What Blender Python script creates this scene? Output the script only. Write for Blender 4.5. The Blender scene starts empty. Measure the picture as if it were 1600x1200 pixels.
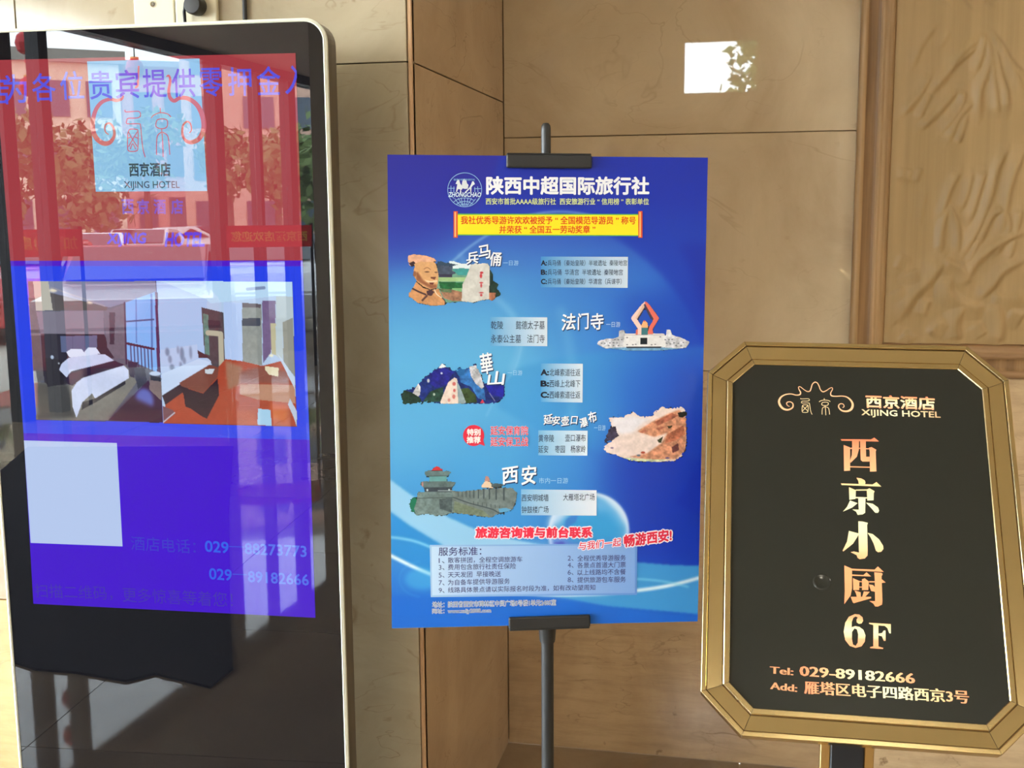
# -*- coding: utf-8 -*-
import bpy, bmesh, math, random
import numpy as np
from mathutils import Vector, Matrix
from mathutils.geometry import tessellate_polygon

random.seed(7)
rng = np.random.default_rng(11)
scene = bpy.context.scene
COL = scene.collection

# ------------------------------------------------------------------ camera, sky, light, exposure
cam_d = bpy.data.cameras.new('camera')
cam_d.sensor_width = 36.0
cam_d.lens = 36.0 * 1781.0 / 1600.0
cam_d.clip_start = 0.02
cam = bpy.data.objects.new('camera', cam_d)
COL.objects.link(cam)
cam.matrix_world = Matrix(((0.97893, -0.022904, 0.202906, 0.0),
                           (0.204063, 0.145354, -0.968107, 0.0),
                           (-0.00732, 0.989115, 0.146966, 1.55),
                           (0, 0, 0, 1)))
scene.camera = cam

world = bpy.data.worlds.new('sky')
scene.world = world
world.use_nodes = True
wn = world.node_tree.nodes
wl = world.node_tree.links
bg = wn['Background']
geo = wn.new('ShaderNodeTexCoord')
sep = wn.new('ShaderNodeSeparateXYZ')
ramp = wn.new('ShaderNodeValToRGB')
ramp.color_ramp.elements[0].position = 0.0
ramp.color_ramp.elements[0].color = (0.90, 0.95, 1.0, 1)
ramp.color_ramp.elements[1].position = 0.8
ramp.color_ramp.elements[1].color = (0.74, 0.86, 1.0, 1)
wl.new(geo.outputs['Generated'], sep.inputs[0])
wl.new(sep.outputs['Z'], ramp.inputs[0])
wl.new(ramp.outputs[0], bg.inputs[0])
bg.inputs[1].default_value = 24.0

FILL_LIGHT = 27.0          # strength of the added fill light panels
scene.view_settings.view_transform = 'Standard'
scene.view_settings.look = 'None'
scene.view_settings.gamma = 1.0
scene.view_settings.use_curve_mapping = False
scene.view_settings.exposure = 0.46


def portal(name, loc, rot, sx, sy):
    """marks an opening for daylight sampling; gives no light of its own"""
    d = bpy.data.lights.new(name, 'AREA')
    d.shape = 'RECTANGLE'
    d.size, d.size_y = sx, sy
    d.cycles.is_portal = True
    o = bpy.data.objects.new(name, d)
    o.location = loc
    o.rotation_euler = rot
    COL.objects.link(o)
    return o


# ------------------------------------------------------------------ helpers
def lin(c):
    c = np.asarray(c, float) / 255.0
    return np.where(c <= 0.04045, c / 12.92, ((c + 0.055) / 1.055) ** 2.4)


def L3(*c):
    return tuple(float(v) for v in lin(c)) + (1.0,)


def mesh_obj(name, verts, faces, mat=None, parent=None, smooth=False):
    me = bpy.data.meshes.new(name)
    me.from_pydata([tuple(v) for v in verts], [], faces)
    me.update()
    if smooth:
        me.polygons.foreach_set('use_smooth', [True] * len(me.polygons))
    return link(name, me, mat, parent)


def link(name, me, mat=None, parent=None):
    if mat is not None and not me.materials:
        me.materials.append(mat)
    o = bpy.data.objects.new(name, me)
    COL.objects.link(o)
    if parent is not None:
        o.parent = parent
    return o


def bm_obj(name, bm, mat=None, parent=None, smooth=False):
    me = bpy.data.meshes.new(name)
    bm.to_mesh(me)
    bm.free()
    if smooth:
        me.polygons.foreach_set('use_smooth', [True] * len(me.polygons))
    return link(name, me, mat, parent)


def empty(name, loc=(0, 0, 0), rot=(0, 0, 0)):
    o = bpy.data.objects.new(name, None)
    o.empty_display_size = 0.1
    o.location = loc
    o.rotation_euler = rot
    COL.objects.link(o)
    return o


def tag(o, label=None, cat=None, group=None, kind=None):
    if label:
        o['label'] = label
    if cat:
        o['category'] = cat
    if group:
        o['group'] = group
    if kind:
        o['kind'] = kind
    return o


def add_box(bm, x0, x1, y0, y1, z0, z1, bevel=0.0, seg=1, M=None):
    r = bmesh.ops.create_cube(bm, size=1.0)
    vs = r['verts']
    bmesh.ops.scale(bm, vec=(x1 - x0, y1 - y0, z1 - z0), verts=vs)
    bmesh.ops.translate(bm, vec=((x0 + x1) / 2, (y0 + y1) / 2, (z0 + z1) / 2), verts=vs)
    if bevel > 0:
        es = list({e for v in vs for e in v.link_edges})
        r = bmesh.ops.bevel(bm, geom=es, offset=bevel, segments=seg, profile=0.5, affect='EDGES')
        vs = list({v for f in r['faces'] for v in f.verts} | {v for v in vs if v.is_valid})
    if M is not None:
        bmesh.ops.transform(bm, matrix=M, verts=vs)
    return vs


def box(name, x0, x1, y0, y1, z0, z1, mat, parent=None, bevel=0.0, seg=1):
    bm = bmesh.new()
    add_box(bm, x0, x1, y0, y1, z0, z1, bevel, seg)
    return bm_obj(name, bm, mat, parent)


def add_lathe(bm, prof, seg=24, M=None):
    """prof: list of (radius, z) turned about the z axis"""
    rings = []
    for r, z in prof:
        if r < 1e-6:
            rings.append([bm.verts.new((0, 0, z))])
        else:
            rings.append([bm.verts.new((r * math.cos(2 * math.pi * k / seg), r * math.sin(2 * math.pi * k / seg), z)) for k in range(seg)])
    for a, b in zip(rings, rings[1:]):
        for k in range(seg):
            k2 = (k + 1) % seg
            if len(a) == 1 and len(b) == 1:
                continue
            if len(a) == 1:
                bm.faces.new((a[0], b[k2], b[k]))
            elif len(b) == 1:
                bm.faces.new((a[k], a[k2], b[0]))
            else:
                bm.faces.new((a[k], a[k2], b[k2], b[k]))
    for ring, flip in ((rings[0], True), (rings[-1], False)):
        if len(ring) > 1:
            bm.faces.new(ring[::-1] if flip else ring)
    if M is not None:
        bmesh.ops.transform(bm, matrix=M, verts=[v for r in rings for v in r])


def lathe(name, prof, mat, parent=None, seg=24, M=None, smooth=True):
    bm = bmesh.new()
    add_lathe(bm, prof, seg, M)
    o = bm_obj(name, bm, mat, parent, smooth)
    if smooth:
        sharpen(o)
    return o


def sharpen(o, deg=35):
    me = o.data
    bm = bmesh.new()
    bm.from_mesh(me)
    lim = math.radians(deg)
    for e in bm.edges:
        if len(e.link_faces) == 2 and e.calc_face_angle(0) > lim:
            e.smooth = False
    bm.to_mesh(me)
    bm.free()


def tube(name, pts, r, mat, parent=None, seg=10):
    pts = [Vector(p) for p in pts]
    vs, fs = [], []
    up = Vector((0.13, 0.31, 0.94))
    n = len(pts)
    for i, p in enumerate(pts):
        d = (pts[min(i + 1, n - 1)] - pts[max(i - 1, 0)]).normalized()
        a = d.cross(up).normalized()
        b = d.cross(a).normalized()
        for k in range(seg):
            t = 2 * math.pi * k / seg
            vs.append(p + a * (r * math.cos(t)) + b * (r * math.sin(t)))
    for i in range(n - 1):
        for k in range(seg):
            k2 = (k + 1) % seg
            fs.append((i * seg + k, i * seg + k2, (i + 1) * seg + k2, (i + 1) * seg + k))
    fs.append(tuple(range(seg))[::-1])
    fs.append(tuple((n - 1) * seg + k for k in range(seg)))
    return mesh_obj(name, vs, fs, mat, parent, smooth=True)


def smooth_line(pts, n=6):
    """Catmull-Rom resampling"""
    P = np.array(pts, float)
    if len(P) < 3:
        return P
    P2 = np.vstack([2 * P[0] - P[1], P, 2 * P[-1] - P[-2]])
    out = []
    for i in range(1, len(P2) - 2):
        p0, p1, p2, p3 = P2[i - 1:i + 3]
        for t in np.linspace(0, 1, n, endpoint=False):
            out.append(0.5 * (2 * p1 + (p2 - p0) * t + (2 * p0 - 5 * p1 + 4 * p2 - p3) * t * t + (3 * p1 - p0 - 3 * p2 + p3) * t ** 3))
    out.append(P[-1])
    return np.array(out)


# ------------------------------------------------------------------ materials
def mat_new(name):
    m = bpy.data.materials.new(name)
    m.use_nodes = True
    nt = m.node_tree
    return m, nt, nt.nodes, nt.links, nt.nodes['Principled BSDF']


def plain(name, col, rough=0.5, metal=0.0, coat=0.0, noise=0.0, scale=30.0, bump=0.0, spec=0.5):
    m, nt, N, K, b = mat_new(name)
    b.inputs['Base Color'].default_value = col
    b.inputs['Roughness'].default_value = rough
    b.inputs['Metallic'].default_value = metal
    b.inputs['Coat Weight'].default_value = coat
    b.inputs['Coat Roughness'].default_value = 0.04
    b.inputs['Specular IOR Level'].default_value = spec
    if noise > 0 or bump > 0:
        tc = N.new('ShaderNodeTexCoord')
        nz = N.new('ShaderNodeTexNoise')
        nz.inputs['Scale'].default_value = scale
        nz.inputs['Detail'].default_value = 5
        K.new(tc.outputs['Object'], nz.inputs['Vector'])
        if noise > 0:
            mx = N.new('ShaderNodeMix')
            mx.data_type = 'RGBA'
            mx.inputs[6].default_value = tuple(v * (1 - noise) for v in col[:3]) + (1,)
            mx.inputs[7].default_value = tuple(min(1, v * (1 + noise)) for v in col[:3]) + (1,)
            K.new(nz.outputs['Fac'], mx.inputs[0])
            K.new(mx.outputs[2], b.inputs['Base Color'])
        if bump > 0:
            bp = N.new('ShaderNodeBump')
            bp.inputs['Strength'].default_value = bump
            bp.inputs['Distance'].default_value = 0.002
            K.new(nz.outputs['Fac'], bp.inputs['Height'])
            K.new(bp.outputs[0], b.inputs['Normal'])
    return m


def marble(name, c1, c2, vein, streak=0.0, vein_amt=0.5, rough=0.09, spot=0.3, spec=0.5, rot=0.6):
    """polished beige stone: cloudy ground, broken thin veins, small dark pits, optional level streaks"""
    m, nt, N, K, b = mat_new(name)
    tc = N.new('ShaderNodeTexCoord')
    oi = N.new('ShaderNodeObjectInfo')
    off = N.new('ShaderNodeVectorMath'); off.operation = 'SCALE'
    cmb = N.new('ShaderNodeCombineXYZ')
    K.new(oi.outputs['Random'], cmb.inputs[0]); K.new(oi.outputs['Random'], cmb.inputs[2])
    K.new(cmb.outputs[0], off.inputs[0]); off.inputs[3].default_value = 9.0
    add = N.new('ShaderNodeVectorMath'); add.operation = 'ADD'
    K.new(tc.outputs['Object'], add.inputs[0]); K.new(off.outputs[0], add.inputs[1])
    cl = N.new('ShaderNodeTexNoise'); cl.inputs['Scale'].default_value = 2.6; cl.inputs['Detail'].default_value = 9; cl.inputs['Roughness'].default_value = 0.62
    cl.inputs['Distortion'].default_value = 0.6
    K.new(add.outputs[0], cl.inputs['Vector'])
    r1 = N.new('ShaderNodeValToRGB')
    r1.color_ramp.elements[0].position = 0.33; r1.color_ramp.elements[0].color = c1
    r1.color_ramp.elements[1].position = 0.66; r1.color_ramp.elements[1].color = c2
    K.new(cl.outputs['Fac'], r1.inputs[0])
    col = r1.outputs[0]

    def layer(col, fac, color, amt):
        mu = N.new('ShaderNodeMath'); mu.operation = 'MULTIPLY'; mu.inputs[1].default_value = amt
        K.new(fac, mu.inputs[0])
        mx = N.new('ShaderNodeMix'); mx.data_type = 'RGBA'
        K.new(mu.outputs[0], mx.inputs[0]); K.new(col, mx.inputs[6]); mx.inputs[7].default_value = color
        return mx.outputs[2]

    def mask(src, lo, hi):
        r = N.new('ShaderNodeMapRange'); r.inputs[1].default_value = lo; r.inputs[2].default_value = hi
        r.inputs[3].default_value = 0; r.inputs[4].default_value = 1
        K.new(src, r.inputs[0])
        return r.outputs[0]

    def mul(a, c):
        q = N.new('ShaderNodeMath'); q.operation = 'MULTIPLY'; K.new(a, q.inputs[0]); K.new(c, q.inputs[1]); return q.outputs[0]

    # broken veins: thin bands of a distorted noise, cut by a second noise
    mp = N.new('ShaderNodeMapping'); mp.inputs['Rotation'].default_value = (0, rot, 0); mp.inputs['Scale'].default_value = (1.0, 1.0, 2.3)
    K.new(add.outputs[0], mp.inputs[0])
    for sc, wd, k in ((1.7, 0.006, 1.0), (4.3, 0.010, 0.55)):
        v = N.new('ShaderNodeTexNoise'); v.inputs['Scale'].default_value = sc; v.inputs['Detail'].default_value = 4; v.inputs['Distortion'].default_value = 0.9
        K.new(mp.outputs[0], v.inputs['Vector'])
        s = N.new('ShaderNodeMath'); s.operation = 'SUBTRACT'; s.inputs[1].default_value = 0.5; K.new(v.outputs['Fac'], s.inputs[0])
        a = N.new('ShaderNodeMath'); a.operation = 'ABSOLUTE'; K.new(s.outputs[0], a.inputs[0])
        vm = mask(a.outputs[0], wd, 0.0)
        g = N.new('ShaderNodeTexNoise'); g.inputs['Scale'].default_value = sc * 2.2; K.new(tc.outputs['Object'], g.inputs['Vector'])
        col = layer(col, mul(vm, mask(g.outputs['Fac'], 0.47, 0.62)), vein, vein_amt * k)
    if spot > 0:
        p = N.new('ShaderNodeTexNoise'); p.inputs['Scale'].default_value = 26; p.inputs['Detail'].default_value = 3; K.new(add.outputs[0], p.inputs['Vector'])
        q = N.new('ShaderNodeTexNoise'); q.inputs['Scale'].default_value = 4; K.new(add.outputs[0], q.inputs['Vector'])
        col = layer(col, mul(mask(p.outputs['Fac'], 0.66, 0.74), mask(q.outputs['Fac'], 0.5, 0.62)), vein, spot)
    if streak > 0:
        m2 = N.new('ShaderNodeMapping'); m2.inputs['Scale'].default_value = (4.5, 4.5, 34); m2.inputs['Rotation'].default_value = (0, 0.04, 0)
        K.new(add.outputs[0], m2.inputs[0])
        w = N.new('ShaderNodeTexNoise'); w.inputs['Scale'].default_value = 1.3; w.inputs['Detail'].default_value = 7; w.inputs['Roughness'].default_value = 0.7
        K.new(m2.outputs[0], w.inputs['Vector'])
        col = layer(col, mask(w.outputs['Fac'], 0.45, 0.72), tuple(v * 0.42 for v in c1[:3]) + (1,), streak)
        col = layer(col, mask(w.outputs['Fac'], 0.46, 0.25), c2, streak * 0.8)
    K.new(col, b.inputs['Base Color'])
    b.inputs['Roughness'].default_value = rough
    b.inputs['Specular IOR Level'].default_value = spec
    return m


def wood(name, c1, c2, axis='Z', rough=0.35, scale=1.0):
    m, nt, N, K, b = mat_new(name)
    tc = N.new('ShaderNodeTexCoord')
    mp = N.new('ShaderNodeMapping')
    s = {'Z': (60, 60, 2.0), 'X': (2.0, 60, 60)}[axis]
    mp.inputs['Scale'].default_value = tuple(v * scale for v in s)
    K.new(tc.outputs['Object'], mp.inputs[0])
    nz = N.new('ShaderNodeTexNoise'); nz.inputs['Scale'].default_value = 1.0; nz.inputs['Detail'].default_value = 6; nz.inputs['Roughness'].default_value = 0.6
    K.new(mp.outputs[0], nz.inputs['Vector'])
    r = N.new('ShaderNodeValToRGB')
    r.color_ramp.elements[0].position = 0.3; r.color_ramp.elements[0].color = c1
    r.color_ramp.elements[1].position = 0.68; r.color_ramp.elements[1].color = c2
    K.new(nz.outputs['Fac'], r.inputs[0])
    K.new(r.outputs[0], b.inputs['Base Color'])
    b.inputs['Roughness'].default_value = rough
    b.inputs['Specular IOR Level'].default_value = 0.35
    return m


def print_mat(name, gain=1.0, rough=0.35, coat=0.0, spec=0.3):
    """ink colours come from the mesh's own colour attribute"""
    m, nt, N, K, b = mat_new(name)
    a = N.new('ShaderNodeVertexColor'); a.layer_name = 'Col'
    mu = N.new('ShaderNodeVectorMath'); mu.operation = 'SCALE'; mu.inputs[3].default_value = gain
    K.new(a.outputs[0], mu.inputs[0])
    K.new(mu.outputs[0], b.inputs['Base Color'])
    b.inputs['Roughness'].default_value = rough
    b.inputs['Coat Weight'].default_value = coat
    b.inputs['Specular IOR Level'].default_value = spec
    return m


def screen_mat(name, gain=1.0):
    """lit pixels of the display behind its polished glass"""
    m, nt, N, K, b = mat_new(name)
    a = N.new('ShaderNodeVertexColor'); a.layer_name = 'Col'
    b.inputs['Base Color'].default_value = (0.004, 0.004, 0.005, 1)
    b.inputs['Roughness'].default_value = 0.0
    b.inputs['IOR'].default_value = 1.52
    K.new(a.outputs[0], b.inputs['Emission Color'])
    b.inputs['Emission Strength'].default_value = gain
    return m


M_ = {}
M_['marble_pale'] = marble('pale_marble', L3(156, 143, 118), L3(184, 172, 146), L3(120, 96, 66), vein_amt=0.6, spot=0.55, rough=0.10)
M_['marble_mid'] = marble('beige_marble', L3(184, 164, 134), L3(206, 188, 158), L3(120, 90, 62), vein_amt=0.2, spot=0.12, rough=0.014)
M_['marble_brown'] = marble('brown_beige_marble', L3(166, 140, 112), L3(186, 160, 130), L3(100, 74, 48), vein_amt=0.35, spot=0.2, rough=0.10)
M_['marble_streak'] = marble('streaked_marble', L3(180, 152, 116), L3(208, 182, 144), L3(104, 76, 48), streak=0.30, vein_amt=0.6, spot=0.8, rough=0.14, rot=1.3)
M_['marble_gold'] = marble('golden_streaked_marble', L3(178, 140, 86), L3(200, 164, 108), L3(150, 110, 66), streak=0.25, vein_amt=0.3, spot=0.2, rough=0.14, rot=1.3)
M_['marble_edge'] = plain('cut_marble_edge', L3(196, 160, 122), 0.3, noise=0.12, scale=60)
M_['floor_stone'] = marble('floor_marble', L3(124, 104, 80), L3(146, 126, 100), L3(104, 78, 50), streak=0.12, vein_amt=0.4, spot=0.2, rough=0.035, spec=0.6)
M_['mortar'] = plain('grey_mortar', L3(150, 128, 98), 0.9, noise=0.1)
M_['plaster'] = plain('cream_ceiling_paint', L3(184, 176, 160), 0.8, noise=0.03)
M_['rear_wall'] = plain('brown_wall_paint', L3(168, 152, 130), 0.5, noise=0.06, scale=6)
M_['wood_dark'] = wood('dark_moulding_wood', L3(104, 76, 46), L3(150, 116, 78), 'Z', 0.4, 0.8)
M_['wood_frame'] = wood('moulding_wood', L3(140, 110, 74), L3(178, 144, 102), 'Z', 0.42, 0.8)
M_['wood_rail'] = wood('rail_wood', L3(128, 96, 64), L3(160, 126, 90), 'X', 0.42, 0.8)
M_['wood_panel'] = wood('carved_wood', L3(150, 124, 84), L3(168, 140, 98), 'Z', 0.45, 0.5)
M_['gold'] = plain('polished_gold_metal', (0.82, 0.65, 0.34, 1), 0.16, metal=1.0, noise=0.04, scale=14)
M_['gold_dull'] = plain('brushed_gold_metal', (0.70, 0.50, 0.22, 1), 0.32, metal=1.0)
M_['groove'] = plain('dark_gold_groove', L3(84, 62, 26), 0.5, metal=0.6)  # darker gold on groove faces and mitre ends
M_['sign_black'] = plain('charcoal_acrylic', L3(38, 38, 33), 0.16, noise=0.06, scale=8, spec=0.32)
M_['black_paint'] = plain('black_powder_coat', L3(40, 41, 42), 0.38, noise=0.08, scale=40, spec=0.4)
M_['black_rubber'] = plain('black_plastic', L3(26, 28, 32), 0.4)
M_['glass_black'] = plain('black_glass', (0.006, 0.006, 0.008, 1), 0.0)
M_['glass_black'].node_tree.nodes['Principled BSDF'].inputs['IOR'].default_value = 1.52
M_['trim_white'] = plain('pale_metal_trim', L3(232, 236, 222), 0.3, coat=0.2)
M_['case_grey'] = plain('grey_metal_case', L3(104, 96, 84), 0.35, metal=0.55, noise=0.04)
M_['socket'] = plain('ivory_plastic', L3(222, 214, 186), 0.35)
M_['cable'] = plain('black_cable', L3(34, 35, 38), 0.5)
M_['print'] = print_mat('poster_ink', 0.88, 0.38)
M_['board'] = plain('white_foam_board_edge', L3(196, 188, 176), 0.7)
M_['sign_print'] = print_mat('sign_foil_lettering', 1.25, 0.3)
M_['screen'] = screen_mat('display_pixels', 0.66)
M_['fill_light'] = None


def emit(name, col, s):
    m = bpy.data.materials.new(name)
    m.use_nodes = True
    n = m.node_tree.nodes
    n.clear()
    e = n.new('ShaderNodeEmission'); e.inputs[0].default_value = col; e.inputs[1].default_value = s
    o = n.new('ShaderNodeOutputMaterial')
    m.node_tree.links.new(e.outputs[0], o.inputs[0])
    return m


def pane_mat(name):
    m = bpy.data.materials.new(name)
    m.use_nodes = True
    n = m.node_tree.nodes; k = m.node_tree.links
    n.clear()
    t = n.new('ShaderNodeBsdfTransparent'); t.inputs[0].default_value = (0.94, 0.96, 0.95, 1)
    g = n.new('ShaderNodeBsdfGlossy'); g.inputs['Roughness'].default_value = 0.0
    mx = n.new('ShaderNodeMixShader'); mx.inputs[0].default_value = 0.07
    o = n.new('ShaderNodeOutputMaterial')
    k.new(t.outputs[0], mx.inputs[1]); k.new(g.outputs[0], mx.inputs[2]); k.new(mx.outputs[0], o.inputs[0])
    return m


M_['fill_light'] = emit('warm_fill_light', (1.0, 0.90, 0.74, 1), FILL_LIGHT)
M_['pane'] = pane_mat('window_glass')

# ------------------------------------------------------------------ the room
D_BACK, D_PIL, X_COR = 3.12, 2.254, -0.672
H_CEIL = 3.15
GAP = 0.0011


def slab(parent, axis, a0, a1, z0, z1, face, out, mat, thick=0.02):
    """one stone slab on a wall; axis 'x': wall faces -y (out=-1); axis 'y': wall faces +x"""
    bm = bmesh.new()
    if axis == 'x':
        add_box(bm, a0 + GAP, a1 - GAP, face, face + thick, z0 + GAP, z1 - GAP, 0.0012)
    else:
        add_box(bm, face - thick, face, a0 + GAP, a1 - GAP, z0 + GAP, z1 - GAP, 0.0012)
    return bm_obj('stone_slab', bm, mat, parent)


wall_back = box('wall_back', X_COR - 0.03, 4.0, D_BACK + 0.0215, D_BACK + 0.16, 0.0, H_CEIL, M_['mortar'])
tag(wall_back, kind='structure')
Z1, Z2 = 1.125, 1.758
FX0, FX1 = 0.258, 2.30            # carved panel's outer frame
slab(wall_back, 'x', X_COR, 0.28, 0.0, Z1, D_BACK, -1, M_['marble_streak'])
slab(wall_back, 'x', 0.28, 1.30, 0.0, Z1, D_BACK, -1, M_['marble_streak'])
slab(wall_back, 'x', 1.30, 2.6, 0.0, Z1, D_BACK, -1, M_['marble_streak'])
slab(wall_back, 'x', X_COR, FX0 + 0.03, Z1, Z2, D_BACK, -1, M_['marble_mid'])
slab(wall_back, 'x', X_COR, FX0 + 0.03, Z2, 2.46, D_BACK, -1, M_['marble_mid'])
slab(wall_back, 'x', X_COR, FX0 + 0.03, 2.46, H_CEIL, D_BACK, -1, M_['marble_mid'])
for x0, x1 in ((2.6, 4.0),):
    for z0, z1 in ((0, Z1), (Z1, Z2), (Z2, 2.46), (2.46, H_CEIL)):
        slab(wall_back, 'x', x0, x1, z0, z1, D_BACK, -1, M_['marble_mid'])
slab(wall_back, 'x', FX1 - 0.03, 2.6, Z1, Z2, D_BACK, -1, M_['marble_mid'])
slab(wall_back, 'x', FX1 - 0.03, 2.6, Z2, 2.46, D_BACK, -1, M_['marble_mid'])
slab(wall_back, 'x', FX0 + 0.03, 2.6, 2.62, H_CEIL, D_BACK, -1, M_['marble_mid'])

# return of the recess, facing right
wall_left = box('wall_left', X_COR - 0.16, X_COR - 0.0215, D_PIL + 0.02, D_BACK + 0.16, 0.0, H_CEIL, M_['mortar'])
tag(wall_left, kind='structure')
JP = 1.8537
slab(wall_left, 'y', D_PIL + 0.006, D_BACK, 0.0, JP, X_COR, 1, M_['marble_brown'])
slab(wall_left, 'y', D_PIL + 0.006, D_BACK, JP, H_CEIL, X_COR, 1, M_['marble_brown'])

# pillar front
wall_pillar = box('wall_pillar', -7.0, X_COR - 0.02, D_PIL + 0.0215, D_PIL + 0.16, 0.0, H_CEIL, M_['mortar'])
tag(wall_pillar, kind='structure')
XS = X_COR - 0.009
slab(wall_pillar, 'x', -1.55, XS, 0.0, JP, D_PIL, -1, M_['marble_pale'])
slab(wall_pillar, 'x', -1.55, XS, JP, H_CEIL, D_PIL, -1, M_['marble_pale'])
slab(wall_pillar, 'x', -2.45, -1.55, 0.0, 0.672, D_PIL, -1, M_['marble_gold'])
slab(wall_pillar, 'x', -2.45, -1.55, 0.672, JP, D_PIL, -1, M_['marble_brown'])
slab(wall_pillar, 'x', -2.45, -1.55, JP, H_CEIL, D_PIL, -1, M_['marble_pale'])
for x0 in (-3.5, -4.55, -5.6, -6.65):
    slab(wall_pillar, 'x', x0, x0 + 1.05, 0.0, JP, D_PIL, -1, M_['marble_pale'])
    slab(wall_pillar, 'x', x0, x0 + 1.05, JP, H_CEIL, D_PIL, -1, M_['marble_pale'])
tr = box('trim_1', XS + 0.001, X_COR, D_PIL + 0.002, D_PIL + 0.02, 0.0, H_CEIL, M_['marble_edge'], None, 0.0012)
tag(tr, kind='structure')

# floor of large polished tiles
floor = box('floor', -6.1, 4.0, -11.2, 3.3, -0.14, -0.0205, M_['mortar'])
tag(floor, kind='structure')
TS = 1.0
bm = bmesh.new()
add_box(bm, GAP * 0.6, TS - GAP * 0.6, GAP * 0.6, TS - GAP * 0.6, -0.02, 0.0, 0.0008)
tile_me = bpy.data.meshes.new('floor_tile')
bm.to_mesh(tile_me); bm.free()
for ix in range(-7, 4):
    for iy in range(-11, 3):
        if (iy == 2 and ix < -1) or (iy < -3 and ix > -3) or ix < -6:
            continue
        t = link('floor_tile', tile_me, M_['floor_stone'], floor)
        t.location = (ix, iy + 0.12, 0)

OUTLINE = [(4.0, 3.28), (-6.04, 3.28), (-5.9, 2.254), (-4.0, -11.2), (-2.2, -11.2), (-2.2, -3.2), (4.0, -3.2)]


def slab_of(name, z0, z1, mat):
    n = len(OUTLINE)
    return mesh_obj(name, [(x, y, z0) for x, y in OUTLINE] + [(x, y, z1) for x, y in OUTLINE],
                    [tuple(range(n)), tuple(range(n, 2 * n))[::-1]] + [(k, n + k, n + (k + 1) % n, (k + 1) % n) for k in range(n)], mat)


ceiling = slab_of('ceiling', H_CEIL, H_CEIL + 0.12, M_['plaster'])
tag(ceiling, kind='structure')
wall_right = box('wall_right', 4.0, 4.14, -3.2, 3.3, 0.0, H_CEIL, M_['rear_wall'])
tag(wall_right, kind='structure')

# wall behind the viewer with double doors and a transom window above them
wall_rear = empty('wall_rear')
tag(wall_rear, kind='structure')
RY0, RY1 = -3.2, -3.06
TX0, TX1, TZ0, TZ1 = -0.57, 0.03, 2.47, 2.90
for x0, x1, z0, z1 in ((-2.2, TX0, TZ0, TZ1), (TX1, 4.0, TZ0, TZ1), (-2.2, 4.0, TZ1, H_CEIL), (-2.2, -1.15, 0, TZ0), (0.65, 4.0, 0, TZ0), (-1.15, 0.65, 2.3, TZ0)):
    box('wall_section', x0, x1, RY0, RY1, z0, z1, M_['rear_wall'], wall_rear)
wall_hall = box('wall_hall', -2.34, -2.2, -11.2, -3.06, 0.0, H_CEIL, M_['rear_wall'])
tag(wall_hall, kind='structure')
wall_end = box('wall_end', -4.6, -2.34, -11.3, -11.2, 0.0, H_CEIL, M_['rear_wall'])
tag(wall_end, kind='structure')
M_['door_wood'] = wood('dark_door_wood', L3(46, 34, 26), L3(70, 50, 36), 'Z', 0.3)
door = empty('door_1', (-0.25, RY0 + 0.05, 0))
tag(door, kind='structure')
for s in (-1, 1):
    x0, x1 = (-0.895, 0.0) if s < 0 else (0.0006, 0.895)
    leaf = box('door_leaf', x0, x1, 0.0, 0.045, 0.008, 2.295, M_['door_wood'], door, 0.003)
    tube('handle', [(s * 0.09, 0.045, 0.85), (s * 0.09, 0.10, 0.87), (s * 0.09, 0.10, 1.25), (s * 0.09, 0.045, 1.27)], 0.012, M_['gold_dull'], leaf)
win2 = empty('window_2', (0, RY0 + 0.07, 0))
tag(win2, kind='structure')
for x0, x1, z0, z1 in ((TX0, TX1, TZ0, TZ0 + 0.02), (TX0, TX1, TZ1 - 0.02, TZ1), (TX0, TX0 + 0.02, TZ0 + 0.02, TZ1 - 0.02), (TX1 - 0.02, TX1, TZ0 + 0.02, TZ1 - 0.02)):
    box('window_frame', x0, x1, -0.02, 0.02, z0, z1, M_['black_paint'], win2)
box('window_pane', TX0 + 0.02, TX1 - 0.02, -0.003, 0.003, TZ0 + 0.02, TZ1 - 0.02, M_['pane'], win2)

# glazed entrance front along the left, the source of the daylight
FA, FB = Vector((-5.90, 2.254, 0)), Vector((-4.12, -10.3, 0))
fdir = (FB - FA).normalized()
flen = (FB - FA).length
win1 = empty('window_1', FA, (0, 0, math.atan2(fdir.y, fdir.x)))
tag(win1, kind='structure')
M_['mullion'] = plain('dark_bronze_mullion', L3(38, 36, 36), 0.35, metal=0.4)


def fpos(y):
    return (y - FA.y) / fdir.y


posts = sorted([0.04, fpos(0.2), fpos(-1.9), fpos(-4.05), fpos(-4.48), fpos(-7.12), fpos(-7.97), fpos(-8.75), flen - 0.05])
pw = {fpos(-4.05): 0.13, fpos(-4.48): 0.11, fpos(-7.12): 0.16, fpos(-7.97): 0.07, fpos(-8.75): 0.17}
for s in posts:
    w = pw.get(s, 0.1)
    box('mullion', s - w / 2, s + w / 2, -0.06, 0.06, 0.0, 3.05, M_['mullion'], win1)
box('lintel', 0, flen, -0.09, 0.09, 3.05, H_CEIL, M_['mullion'], win1)
for a, c in zip(posts, posts[1:]):
    wa, wc = pw.get(a, 0.1) / 2, pw.get(c, 0.1) / 2
    box('glass_pane', a + wa, c - wc, -0.004, 0.004, 0.0, 3.05, M_['pane'], win1)
mid = (FA + FB) / 2
portal('window_portal', (mid.x - 0.3, mid.y, 1.55), (math.pi / 2, 0, math.atan2(fdir.y, fdir.x) + math.pi), flen, 3.1)

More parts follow.
